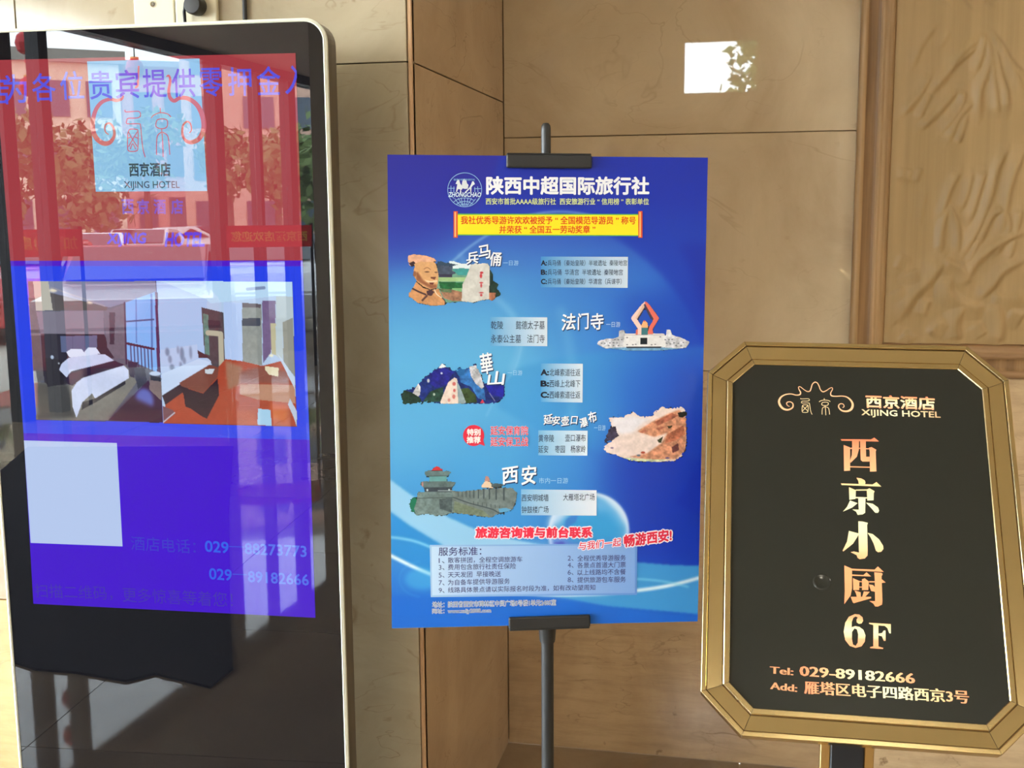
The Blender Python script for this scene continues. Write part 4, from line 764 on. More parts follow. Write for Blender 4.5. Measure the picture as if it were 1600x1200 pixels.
SCREEN_PICTURES = [["bedroom_picture",[35.3,415.7,310.6,695.0],1.1,[["P",[[38.9,417.3],[307.2,416.7],[306.5,692.0],[36.3,694.0]],[92,96,114],0,0.5],["P",[[38.9,417.3],[51.0,417.3],[60.5,613.6],[38.7,617.1]],[92,92,98],0.1,0.5],["P",[[83.1,417.2],[306.9,416.7],[305.8,440.3],[209.1,468.5],[83.7,439.2]],[126,134,164],0,1],["P",[[50.4,417.3],[83.1,417.2],[88.4,475.0],[52.9,475.2]],[186,184,172],0,1],["P",[[85.5,440.7],[203.7,468.0],[203.3,474.5],[88.4,475.2]],[90,86,88],0,0.5],["E",[92.1,435.6,8.13,3.79],[235,225,200],2],["E",[168.1,458.7,6.5,2.71],[235,225,200],2],["L",[[87.6,429.9],[198.5,465.6]],[150,150,165],2.71],["P",[[52.7,477.5],[195.3,474.0],[193.7,520.6],[59.1,520.9]],[124,120,138],0,1],["P",[[58.6,520.6],[193.9,520.6],[213.7,565.6],[197.1,571.3],[101.1,623.7],[59.7,624.4]],[42,40,56],0,0.5],["P",[[100.9,525.5],[178.7,523.2],[176.5,556.5],[100.3,557.4]],[92,104,142],0,0.5],["L",[[127.1,525.0],[125.1,554.1]],[70,80,115],1.08],["L",[[152.9,524.2],[150.9,553.8]],[70,80,115],1.08],["P",[[195.2,475.5],[219.8,468.4],[240.2,462.3],[233.9,568.3],[213.5,568.6],[198.7,546.1]],[104,104,120],0.1,0.5],["P",[[207.1,478.0],[219.7,477.9],[213.9,540.4],[204.5,540.5]],[48,48,66],0,0.5],["P",[[241.7,459.1],[307.0,437.3],[303.4,595.0],[237.7,568.3]],[128,184,250],0,0.5],["L",[[264.8,450.3],[260.5,536.1]],[88,128,200],2.44],["L",[[297.0,442.8],[292.4,544.5]],[84,120,190],3.79],["L",[[239.4,495.7],[298.7,491.0]],[58,78,130],2.98],["L",[[240.6,459.1],[237.0,578.4]],[58,38,68],3.25],["L",[[247.8,542.1],[247.7,579.4]],[58,46,88],2.17],["L",[[255.0,543.0],[254.8,581.3]],[58,46,88],2.17],["L",[[262.1,544.0],[261.9,583.2]],[58,46,88],2.17],["L",[[269.3,544.9],[269.0,585.2]],[58,46,88],2.17],["L",[[276.4,545.8],[276.1,587.1]],[58,46,88],2.17],["L",[[283.5,546.8],[283.2,589.0]],[58,46,88],2.17],["L",[[290.7,547.7],[290.3,591.0]],[58,46,88],2.17],["P",[[239.7,535.6],[297.6,546.5],[297.4,551.0],[239.4,540.6]],[70,36,62],0,0.5],["P",[[304.4,437.8],[309.6,437.8],[307.1,594.9],[300.2,595.0]],[78,48,90],0,0.5],["P",[[38.2,616.5],[101.1,623.7],[234.2,580.9],[256.9,613.4],[192.2,691.0],[36.3,694.0]],[122,122,118],0.08,0.5],["P",[[39.1,619.6],[109.5,621.0],[119.2,658.7],[121.3,687.5],[36.3,694.0]],[66,68,70],0.05,4],["P",[[63.9,568.1],[101.9,572.6],[101.3,621.1],[65.1,626.9]],[34,32,44],0,0.5],["E",[80.4,567.3,3.52,3.79],[180,200,225],0.5],["E",[93.8,579.4,1.9,1.9],[180,190,200],0.5],["P",[[93.7,592.6],[100.1,579.8],[115.9,568.1],[154.5,560.8],[192.5,559.8],[211.1,571.9],[163.8,584.5],[110.3,608.9]],[200,212,244],0.05,0.5],["P",[[111.3,556.8],[122.6,550.1],[144.3,550.8],[154.9,562.8],[117.3,567.4]],[224,234,255],0,0.5],["P",[[149.4,555.8],[158.1,547.4],[174.4,546.7],[183.3,558.9],[154.3,563.8]],[220,230,255],0,0.5],["P",[[107.7,607.7],[119.5,594.8],[139.0,589.9],[213.2,572.4],[233.7,580.9],[184.8,594.3],[140.5,607.7],[120.3,623.3],[109.5,620.5]],[44,28,58],0,0.5],["P",[[117.4,633.1],[128.9,617.6],[143.2,607.6],[231.5,581.5],[240.6,590.9],[241.0,606.1],[166.4,648.0],[160.8,637.9],[138.5,656.3],[124.1,687.9],[117.8,667.0]],[204,216,246],0.05,0.5],["P",[[138.5,656.3],[166.4,648.0],[232.9,611.2],[232.4,618.9],[167.2,655.7],[136.1,671.7]],[34,34,48],0,0.5],["P",[[191.6,691.3],[280.7,609.9],[306.7,649.9],[306.2,692.0]],[56,22,62],0,0.5],["E",[270.3,650.6,18.97,24.39],[92,104,190],8],["P",[[191.6,691.3],[243.8,643.5],[306.6,670.2],[306.2,692.0]],[52,18,52],0,6],["P",[[240.1,572.8],[261.4,575.0],[258.1,585.1],[251.5,605.4],[242.3,603.0]],[52,46,72],0,0.5],["P",[[252.7,585.7],[274.6,585.4],[278.4,613.0],[258.2,628.5],[254.2,605.3]],[56,60,82],0.2,0.5],["P",[[285.1,602.3],[308.2,604.5],[306.7,650.4],[281.8,628.1]],[126,110,112],0.1,0.5],["P",[[285.3,599.8],[307.6,604.5],[307.2,612.0],[286.0,609.9]],[40,44,62],0,0.5],["E",[296.1,596.6,12.2,4.34],[190,210,240],0.5]]],
["living_room_picture",[306.2,415.6,583.0,696.0],1.1,[["P",[[307.4,416.6],[581.5,416.8],[580.7,695.0],[307.2,694.6]],[182,206,238],0,0.5],["P",[[307.4,416.6],[581.5,416.8],[582.0,445.6],[548.7,444.7],[417.1,459.6],[409.4,452.0],[329.5,421.2]],[188,222,250],0,0.5],["P",[[307.4,416.6],[329.5,421.2],[409.9,452.0],[404.4,564.5],[308.4,602.8]],[170,200,242],0,0.5],["L",[[492.2,431.9],[525.5,429.2]],[128,148,186],5.97],["P",[[308.6,550.1],[386.1,538.3],[386.3,565.2],[308.7,597.6]],[186,206,242],0,0.5],["E",[323.6,553.8,4.34,8.14],[126,142,172],2],["E",[328.3,568.1,3.8,7.59],[136,150,180],2],["E",[331.6,583.7,4.88,5.97],[126,142,172],2],["E",[345.8,549.7,2.44,7.59],[140,154,184],2],["E",[353.6,557.4,4.34,13.56],[126,142,172],2],["E",[349.8,578.2,2.71,5.42],[136,150,180],2],["E",[357.6,570.3,3.25,7.05],[136,150,180],2],["E",[371.6,554.5,2.71,12.48],[136,150,180],2],["P",[[308.7,597.6],[387.4,566.0],[410.5,572.1],[408.6,577.9],[307.7,639.6]],[200,220,250],0,0.5],["P",[[307.7,639.6],[411.3,577.8],[425.2,582.8],[313.6,657.9]],[56,36,50],0,0.5],["P",[[397.8,466.8],[442.5,476.8],[439.6,624.1],[425.7,629.6],[411.7,570.1],[400.2,559.9]],[76,70,76],0.15,0.5],["P",[[400.0,478.3],[411.2,481.1],[410.1,559.2],[401.5,556.7]],[92,132,122],0.3,0.5],["P",[[410.2,491.1],[434.5,492.1],[436.5,506.2],[410.0,506.4]],[60,50,62],0,0.5],["L",[[408.9,515.9],[425.2,516.8],[433.2,519.0],[434.4,528.0],[432.3,623.7]],[186,182,160],10.31],["P",[[385.5,549.2],[404.1,559.3],[409.2,564.9],[387.4,564.7]],[70,48,56],0,0.5],["P",[[443.4,456.9],[480.4,457.7],[476.8,569.2],[442.6,565.2]],[182,206,248],0,0.5],["P",[[480.4,457.7],[519.5,460.0],[515.7,576.3],[476.2,582.1]],[146,152,148],0.1,0.5],["P",[[479.1,487.2],[515.7,486.9],[515.1,501.7],[478.4,502.0]],[72,78,92],0,0.5],["P",[[480.4,457.7],[517.6,460.0],[517.3,467.4],[480.0,466.3]],[100,90,96],0,0.5],["P",[[520.8,453.5],[547.4,453.3],[545.8,491.8],[533.8,553.0],[517.4,573.7]],[120,100,140],0.1,0.5],["P",[[548.7,444.7],[582.0,445.6],[580.4,488.5],[560.1,494.2],[557.7,568.0],[543.7,558.0]],[188,204,210],0,0.5],["P",[[560.1,494.2],[580.5,485.4],[580.5,598.5],[558.7,570.6]],[150,152,142],0,0.5],["P",[[536.1,496.4],[546.2,496.8],[543.8,557.5],[535.0,555.0]],[190,185,150],0,0.5],["P",[[441.8,566.0],[476.7,569.9],[515.6,578.4],[554.5,568.1],[579.9,616.4],[580.7,695.0],[307.2,694.6],[313.6,657.9],[425.2,582.8]],[172,72,48],0.06,0.5],["P",[[441.6,569.1],[476.2,581.5],[469.3,615.3],[444.4,626.1],[441.8,595.0]],[168,120,96],0.05,3],["P",[[470.5,589.9],[516.7,578.9],[564.4,588.4],[569.4,611.5],[469.4,613.2]],[138,80,68],0.05,3],["P",[[469.3,615.8],[499.1,613.7],[580.2,613.9],[579.7,650.0],[503.2,643.7],[468.5,634.0]],[188,138,112],0.04,1],["P",[[529.9,650.4],[564.6,652.3],[560.7,686.1],[531.3,681.6]],[205,95,50],0,4],["P",[[345.1,613.8],[408.6,577.4],[427.4,582.8],[424.4,601.0],[392.8,632.8],[348.9,620.5]],[124,70,58],0.05,0.5],["P",[[346.1,620.5],[392.7,633.8],[424.8,603.6],[425.4,637.4],[398.5,683.5],[389.9,680.0],[365.9,664.2],[355.0,660.5],[352.9,638.2]],[48,28,42],0.1,0.5],["P",[[547.1,554.9],[555.3,563.0],[579.9,601.0],[579.1,621.6]],[200,220,240],0,0.5],["P",[[503.8,661.4],[529.3,663.4],[529.7,694.7],[501.1,692.7]],[168,212,240],0,0.5],["P",[[520.7,578.3],[548.7,581.8],[546.9,598.5],[529.4,594.9],[521.2,586.5]],[232,222,188],0,0.5],["P",[[564.6,652.3],[569.1,640.6],[581.8,664.9],[580.7,695.0],[574.5,675.4]],[190,205,225],0,0.5],["P",[[308.0,660.2],[329.7,668.2],[332.1,676.0],[307.6,692.4]],[118,78,88],0,0.5],["L",[[307.6,692.4],[332.3,672.8]],[200,205,220],2.17],["P",[[398.6,586.8],[419.7,585.0],[413.2,596.0],[399.6,594.6]],[206,216,226],0,0.5],["E",[534.7,558.1,4.34,2.71],[240,240,215],0.5]]]]  # cream hooked stroke by the door is a glass reflection painted into the picture
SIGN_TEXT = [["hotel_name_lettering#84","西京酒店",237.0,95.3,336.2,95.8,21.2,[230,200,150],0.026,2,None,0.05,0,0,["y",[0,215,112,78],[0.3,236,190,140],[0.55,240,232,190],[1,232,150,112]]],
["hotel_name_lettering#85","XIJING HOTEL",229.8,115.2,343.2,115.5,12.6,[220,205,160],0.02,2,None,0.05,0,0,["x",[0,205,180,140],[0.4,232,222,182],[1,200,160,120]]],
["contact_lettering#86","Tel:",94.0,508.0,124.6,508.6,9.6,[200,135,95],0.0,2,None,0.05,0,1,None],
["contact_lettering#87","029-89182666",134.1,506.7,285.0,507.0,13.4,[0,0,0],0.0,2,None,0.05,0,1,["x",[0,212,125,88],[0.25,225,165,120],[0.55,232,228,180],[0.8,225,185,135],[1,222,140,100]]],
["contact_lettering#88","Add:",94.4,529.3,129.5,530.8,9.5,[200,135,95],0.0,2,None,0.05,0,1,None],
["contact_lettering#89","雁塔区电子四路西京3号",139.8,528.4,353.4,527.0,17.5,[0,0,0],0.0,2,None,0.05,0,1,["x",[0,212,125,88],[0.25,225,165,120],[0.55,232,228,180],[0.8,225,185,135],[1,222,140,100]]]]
SIGN_STROKES = [["hotel_emblem",[[124.0,108.0],[120.7,105.8],[119.8,102.1],[122.5,100.1],[126.3,100.4],[129.1,103.3],[128.7,108.9],[124.5,112.4],[119.5,113.4],[114.0,111.3],[110.0,106.2],[108.4,99.6],[111.3,92.6],[118.1,88.0],[126.4,86.6],[133.9,88.3],[139.5,87.3],[140.7,83.5],[138.4,78.5],[137.8,74.7],[140.5,74.2],[145.8,78.6],[150.7,81.7],[154.8,80.6],[156.7,75.4],[158.6,69.1],[162.4,65.6],[166.0,67.0],[168.4,71.8],[170.5,78.2],[174.1,81.5],[179.1,79.3],[184.2,75.3],[187.5,74.1],[188.3,76.9],[185.5,83.0],[186.2,87.4],[192.1,88.5],[202.1,87.8],[209.4,89.4],[215.0,94.9],[217.3,101.7],[214.9,109.2],[208.7,112.9],[201.4,112.1],[196.9,107.4],[197.0,102.9],[200.0,100.6],[203.6,101.6],[204.5,105.3],[202.3,107.2]],[1,1.2,1.4,1.4,1.4,1.6,2,2.4,2.8,3.2,3.4,3,2.4,1.8,1.6,1.6,2,1.8,1.2,1,1,1,1.3,1.6,1.4,1.4,1.6,1.4,1.4,1.3,1.6,1.3,1,1,1,1.4,2,1.6,1.6,2,2.6,3.2,3.4,2.8,2.4,1.8,1.6,1.4,1.2,1.1,1],[226,170,130],2],
["hotel_emblem",[[140.6,93.4],[141.6,94.5],[150.7,93.9],[153.3,94.5],[153.5,96.6],[150.6,97.8],[143.4,98.2],[142.1,99.5],[142.5,101.4],[152.1,101.0],[153.6,102.3],[154.4,108.5],[155.5,115.5],[157.2,120.0]],0.9,[214,190,145],2],
["hotel_emblem",[[143.8,105.0],[142.8,107.5],[142.6,115.2],[144.2,116.9],[149.3,116.8],[151.2,114.9],[151.5,105.8],[150.0,104.3],[145.4,104.4],[143.8,105.0]],0.9,[214,190,145],2],
["hotel_emblem",[[143.5,106.1],[146.8,110.2],[150.9,114.3]],0.9,[214,190,145],2],
["hotel_emblem",[[151.0,105.5],[146.8,110.2],[143.4,114.5]],0.9,[214,190,145],2],
["hotel_emblem",[[175.6,92.6],[175.7,95.1]],0.9,[214,190,145],2],
["hotel_emblem",[[167.9,98.6],[170.4,96.8],[175.7,95.4],[181.7,95.9],[184.5,97.6]],0.9,[214,190,145],2],
["hotel_emblem",[[172.9,99.5],[171.8,101.7],[172.3,103.8],[176.4,104.5],[180.5,103.6],[181.5,101.4],[180.8,99.3],[176.5,98.9],[172.9,99.5]],0.9,[214,190,145],2],
["hotel_emblem",[[176.6,104.5],[177.2,112.0],[177.4,120.5]],0.9,[214,190,145],2],
["hotel_emblem",[[176.3,106.4],[173.0,108.6],[172.1,113.6],[171.9,119.5]],0.9,[214,190,145],2],
["hotel_emblem",[[177.3,106.4],[181.4,108.4],[182.5,113.2],[183.0,119.1]],0.9,[214,190,145],2]]
SIGN_SHAPES = [["restaurant_name_lettering",[[198.0,158.9],[241.9,157.7],[246.7,154.5],[253.3,160.6],[199.2,161.4]],[],[0,0,0],2],
["restaurant_name_lettering",[[202.1,168.2],[211.2,171.8],[210.0,208.7],[201.5,209.6]],[],[0,0,0],2],
["restaurant_name_lettering",[[214.6,160.5],[224.5,160.1],[223.7,175.1],[220.5,186.3],[211.0,196.4],[210.5,192.7],[213.4,184.0],[214.2,173.7]],[],[0,0,0],2],
["restaurant_name_lettering",[[226.0,160.1],[234.2,159.8],[233.7,185.8],[238.9,185.6],[238.6,193.2],[228.4,193.6],[225.9,191.2]],[],[0,0,0],2],
["restaurant_name_lettering",[[211.2,172.5],[214.6,172.0],[214.5,174.1],[211.1,174.2]],[],[0,0,0],2],
["restaurant_name_lettering",[[223.2,172.0],[226.1,171.9],[226.0,173.3],[223.1,173.4]],[],[0,0,0],2],
["restaurant_name_lettering",[[233.7,172.1],[238.6,172.3],[238.6,173.7],[233.7,173.8]],[],[0,0,0],2],
["restaurant_name_lettering",[[238.4,171.1],[242.2,170.1],[248.9,174.1],[247.8,176.7],[247.5,208.3],[238.4,209.1],[239.2,177.0]],[],[0,0,0],2],
["restaurant_name_lettering",[[210.2,201.8],[238.7,201.5],[238.7,203.0],[210.2,203.5]],[],[0,0,0],2],
["restaurant_name_lettering",[[218.8,219.6],[225.1,220.2],[230.3,223.0],[231.3,226.3],[230.6,229.4],[222.1,230.5],[221.2,224.2]],[],[0,0,0],2],
["restaurant_name_lettering",[[196.3,229.4],[241.4,229.1],[246.9,225.1],[253.6,231.9],[197.5,231.9]],[],[0,0,0],2],
["restaurant_name_lettering",[[207.7,234.8],[217.2,239.0],[216.6,249.3],[216.2,252.6],[207.7,254.3]],[],[0,0,0],2],
["restaurant_name_lettering",[[217.3,238.0],[233.3,237.0],[233.2,238.9],[217.2,239.7]],[],[0,0,0],2],
["restaurant_name_lettering",[[232.8,237.3],[236.7,235.2],[243.7,239.5],[242.4,242.3],[241.7,253.4],[232.9,254.3]],[],[0,0,0],2],
["restaurant_name_lettering",[[216.6,249.6],[233.1,249.4],[233.1,251.2],[216.5,251.4]],[],[0,0,0],2],
["restaurant_name_lettering",[[220.3,251.1],[230.4,251.1],[229.2,273.3],[225.4,275.9],[218.6,277.0],[216.6,272.2],[211.1,268.9],[220.4,269.1]],[],[0,0,0],2],
["restaurant_name_lettering",[[208.6,255.4],[219.0,259.0],[211.5,265.9],[197.8,273.1],[204.0,265.5]],[],[0,0,0],2],
["restaurant_name_lettering",[[231.0,257.7],[240.3,258.9],[247.5,264.3],[248.8,269.1],[247.2,272.4],[243.4,272.6],[238.5,266.3]],[],[0,0,0],2],
["restaurant_name_lettering",[[219.1,286.7],[225.0,286.8],[232.4,288.5],[231.2,291.8],[230.5,329.3],[230.0,337.4],[226.1,341.9],[219.1,343.3],[216.3,341.5],[215.0,337.5],[206.9,333.5],[211.4,332.3],[218.6,333.7],[218.4,330.0]],[],[0,0,0],2],
["restaurant_name_lettering",[[205.6,301.9],[219.5,305.2],[217.5,309.3],[210.5,320.8],[196.8,333.0],[195.8,331.9],[202.4,318.1]],[],[0,0,0],2],
["restaurant_name_lettering",[[231.4,303.5],[238.4,305.1],[247.0,312.6],[252.2,321.9],[252.3,326.6],[249.2,330.7],[244.7,331.7],[241.9,329.5],[239.3,319.4],[235.3,310.0]],[],[0,0,0],2],
["restaurant_name_lettering",[[197.6,353.6],[208.0,357.9],[207.1,386.3],[204.9,396.8],[195.9,409.7],[197.1,390.8]],[],[0,0,0],2],
["restaurant_name_lettering",[[207.8,357.9],[239.1,357.5],[243.7,352.7],[251.4,360.2],[207.7,360.4]],[],[0,0,0],2],
["restaurant_name_lettering",[[207.5,366.3],[223.3,366.3],[227.8,362.1],[233.8,367.7],[207.5,368.3]],[],[0,0,0],2],
["restaurant_name_lettering",[[208.8,371.5],[217.4,375.2],[216.7,388.4],[208.9,388.8]],[],[0,0,0],2],
["restaurant_name_lettering",[[217.2,375.2],[221.4,375.7],[221.3,376.7],[217.1,376.7]],[],[0,0,0],2],
["restaurant_name_lettering",[[221.2,372.6],[225.0,370.9],[230.4,375.2],[229.1,387.7],[220.7,388.1]],[],[0,0,0],2],
["restaurant_name_lettering",[[216.6,383.4],[221.1,383.1],[221.0,384.5],[216.6,384.7]],[],[0,0,0],2],
["restaurant_name_lettering",[[210.5,389.4],[218.7,391.5],[218.8,398.3],[213.5,399.0],[212.4,393.8]],[],[0,0,0],2],
["restaurant_name_lettering",[[223.1,390.0],[231.1,390.1],[224.0,398.3],[220.3,398.6]],[],[0,0,0],2],
["restaurant_name_lettering",[[204.9,398.8],[232.6,397.2],[232.6,399.2],[208.9,407.6],[207.5,406.4]],[],[0,0,0],2],
["restaurant_name_lettering",[[230.8,374.7],[238.5,374.4],[238.4,376.1],[231.0,376.6]],[],[0,0,0],2],
["restaurant_name_lettering",[[247.3,374.6],[248.2,370.9],[253.4,375.4],[247.2,376.4]],[],[0,0,0],2],
["restaurant_name_lettering",[[238.4,361.5],[248.2,361.7],[249.8,363.2],[248.0,366.9],[247.7,402.2],[246.9,407.4],[241.3,410.5],[237.6,410.5],[235.3,406.7],[229.9,403.2],[237.9,403.0],[238.7,368.8]],[],[0,0,0],2],
["restaurant_name_lettering",[[230.2,379.5],[235.8,380.1],[238.7,383.2],[238.5,389.7],[233.0,388.7]],[],[0,0,0],2],
["restaurant_name_lettering",[[209.6,423.1],[215.7,423.3],[219.9,426.9],[220.6,432.0],[218.4,435.7],[214.7,436.4],[211.9,434.4],[211.8,430.6],[213.8,427.6],[210.7,426.2],[207.6,428.3],[205.3,434.2],[204.7,441.9],[209.7,440.0],[215.1,440.6],[220.5,444.7],[223.0,452.1],[221.7,461.0],[217.2,467.6],[209.3,470.2],[201.5,468.0],[195.6,460.2],[193.9,448.9],[196.4,436.0],[201.5,427.4]],[[[208.7,443.2],[212.0,444.6],[213.3,451.5],[212.2,462.9],[209.4,467.5],[205.8,465.8],[204.6,458.3],[205.1,448.2]]],[0,0,0],2],
["restaurant_name_lettering",[[228.5,434.1],[257.6,434.2],[257.0,447.3],[254.9,447.0],[252.8,440.2],[249.3,437.2],[240.8,437.1],[240.3,448.5],[245.2,447.6],[247.8,443.7],[250.0,443.5],[249.6,458.0],[247.2,458.2],[245.0,452.0],[240.2,451.1],[239.6,466.4],[246.1,468.0],[245.5,469.5],[228.6,469.4],[228.7,467.9],[232.9,466.6],[234.1,436.9],[228.5,435.6]],[],[0,0,0],2]]
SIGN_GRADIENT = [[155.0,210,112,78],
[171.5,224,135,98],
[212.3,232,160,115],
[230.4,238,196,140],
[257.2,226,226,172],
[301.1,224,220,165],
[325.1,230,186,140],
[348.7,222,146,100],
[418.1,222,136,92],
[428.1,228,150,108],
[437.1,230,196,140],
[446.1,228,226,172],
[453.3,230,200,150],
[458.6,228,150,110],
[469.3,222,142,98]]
CARVING = [[[[0.5584,1.9898],[0.5549,1.9466],[0.5419,1.8962]],0.0057,1],
[[[0.5759,1.9891],[0.6026,1.9449],[0.6267,1.9116],[0.6532,1.8855]],0.0057,1],
[[[0.5833,1.9816],[0.6177,1.9227],[0.6556,1.8419]],0.0057,1],
[[[0.5801,1.9745],[0.6001,1.8871],[0.6164,1.843],[0.6212,1.7918]],0.0057,1],
[[[0.5735,1.9676],[0.59,1.8511],[0.6001,1.7923]],0.0057,1],
[[[0.5643,1.9823],[0.5757,1.9242],[0.5547,1.8521],[0.5548,1.7787]],0.0057,1],
[[[0.5484,1.9793],[0.5046,1.9375],[0.478,1.8982],[0.4374,1.8481]],0.0065,1.2],
[[[0.5457,1.9614],[0.4916,1.9124],[0.4583,1.8622]],0.0049,0.8],
[[[0.4354,1.8923],[0.4089,1.8415],[0.371,1.7943]],0.0057,1],
[[[0.4374,1.8481],[0.4114,1.7821]],0.0049,0.7],
[[[0.5015,1.8536],[0.4609,1.8032],[0.4161,1.7582]],0.0057,1],
[[[0.5157,1.8532],[0.5107,1.8093],[0.4705,1.7511]],0.0057,1],
[[[0.5385,1.8232],[0.505,1.7799],[0.4859,1.7285]],0.0057,1],
[[[0.5257,1.7942],[0.5139,1.7427],[0.5078,1.7206]],0.0049,0.8],
[[[0.4374,2.0089],[0.4107,1.9663],[0.3899,1.9143]],0.0049,0.6],
[[[0.4733,2.0003],[0.4539,1.9574]],0.0049,0.5],
[[[0.5757,1.9242],[0.5646,1.8664]],0.0049,0.8],
[[[0.6632,1.7028],[0.6394,1.6218],[0.6302,1.5548],[0.6231,1.4871]],0.0065,1.1],
[[[0.6238,1.7036],[0.6036,1.6558],[0.5927,1.5926],[0.5682,1.51],[0.5287,1.4326]],0.0065,1.2],
[[[0.5768,1.6525],[0.5637,1.6004],[0.5459,1.5253]],0.0057,1],
[[[0.5147,1.6497],[0.4918,1.6012],[0.4735,1.5257]],0.0057,1],
[[[0.4934,1.5672],[0.48,1.5105],[0.4773,1.4418]],0.0057,1],
[[[0.4934,1.5672],[0.5163,1.5103],[0.521,1.4418]],0.0057,1],
[[[0.5436,1.6455],[0.5354,1.5932],[0.5228,1.5556]],0.0049,0.8],
[[[0.6302,1.5548],[0.5957,1.534],[0.5691,1.4646]],0.0065,1.1],
[[[0.6302,1.5548],[0.6401,1.5022],[0.6112,1.4418]],0.0057,1],
[[[0.6744,1.4982],[0.6136,1.463],[0.5656,1.4189],[0.5381,1.3576]],0.0074,1.3],
[[[0.6783,1.4266],[0.6314,1.3962],[0.6048,1.3564],[0.5759,1.327]],0.0074,1.3],
[[[0.5697,1.4798],[0.5572,1.4418],[0.5439,1.4189]],0.0049,0.8],
[[[0.6555,1.4795],[0.6441,1.4266]],0.0049,0.8],
[[[0.6657,1.5545],[0.6555,1.4795]],0.0057,0.9],
[[[0.4853,1.4265],[0.4581,1.3803],[0.423,1.3414],[0.3812,1.2747]],0.0106,1.6],
[[[0.4853,1.4265],[0.5301,1.4036],[0.5537,1.3653]],0.0098,1.4],
[[[0.5017,1.3881],[0.5039,1.3419],[0.5491,1.3114],[0.593,1.3041]],0.0106,1.5],
[[[0.413,1.4033],[0.4294,1.3647]],0.0114,1.2],
[[[0.6059,1.3349],[0.6494,1.3276],[0.6829,1.3431]],0.0106,1.4],
[[[0.5487,1.3191],[0.5221,1.2646],[0.5316,1.2181]],0.0098,1.4],
[[[0.6139,1.3197],[0.6311,1.266],[0.6267,1.2118]],0.0114,1.5],
[[[0.651,1.297],[0.6862,1.282]],0.0114,1.3],
[[[0.3779,1.3567],[0.4018,1.3179]],0.0114,1],
[[[0.4573,1.2326],[0.4854,1.2642],[0.5082,1.2489]],0.0098,1.2],
[[[0.5732,1.2653],[0.5965,1.2346]],0.0098,1.2],
[[[0.3976,1.2396],[0.4209,1.2164]],0.0082,1],
[[[0.3801,1.6629],[0.3777,1.6328]],0.0049,0.6],
[[[0.3949,1.6589],[0.3903,1.6288]],0.0049,0.6],
[[[0.4202,1.6623],[0.4109,1.6248]],0.0049,0.6],
[[[0.3686,1.4032],[0.3855,1.4418]],0.0065,0.6],
[[[0.4338,1.6018],[0.4231,1.5108]],0.0049,0.3],
[[[0.4532,1.3261],[0.4405,1.2793]],0.0082,1]]
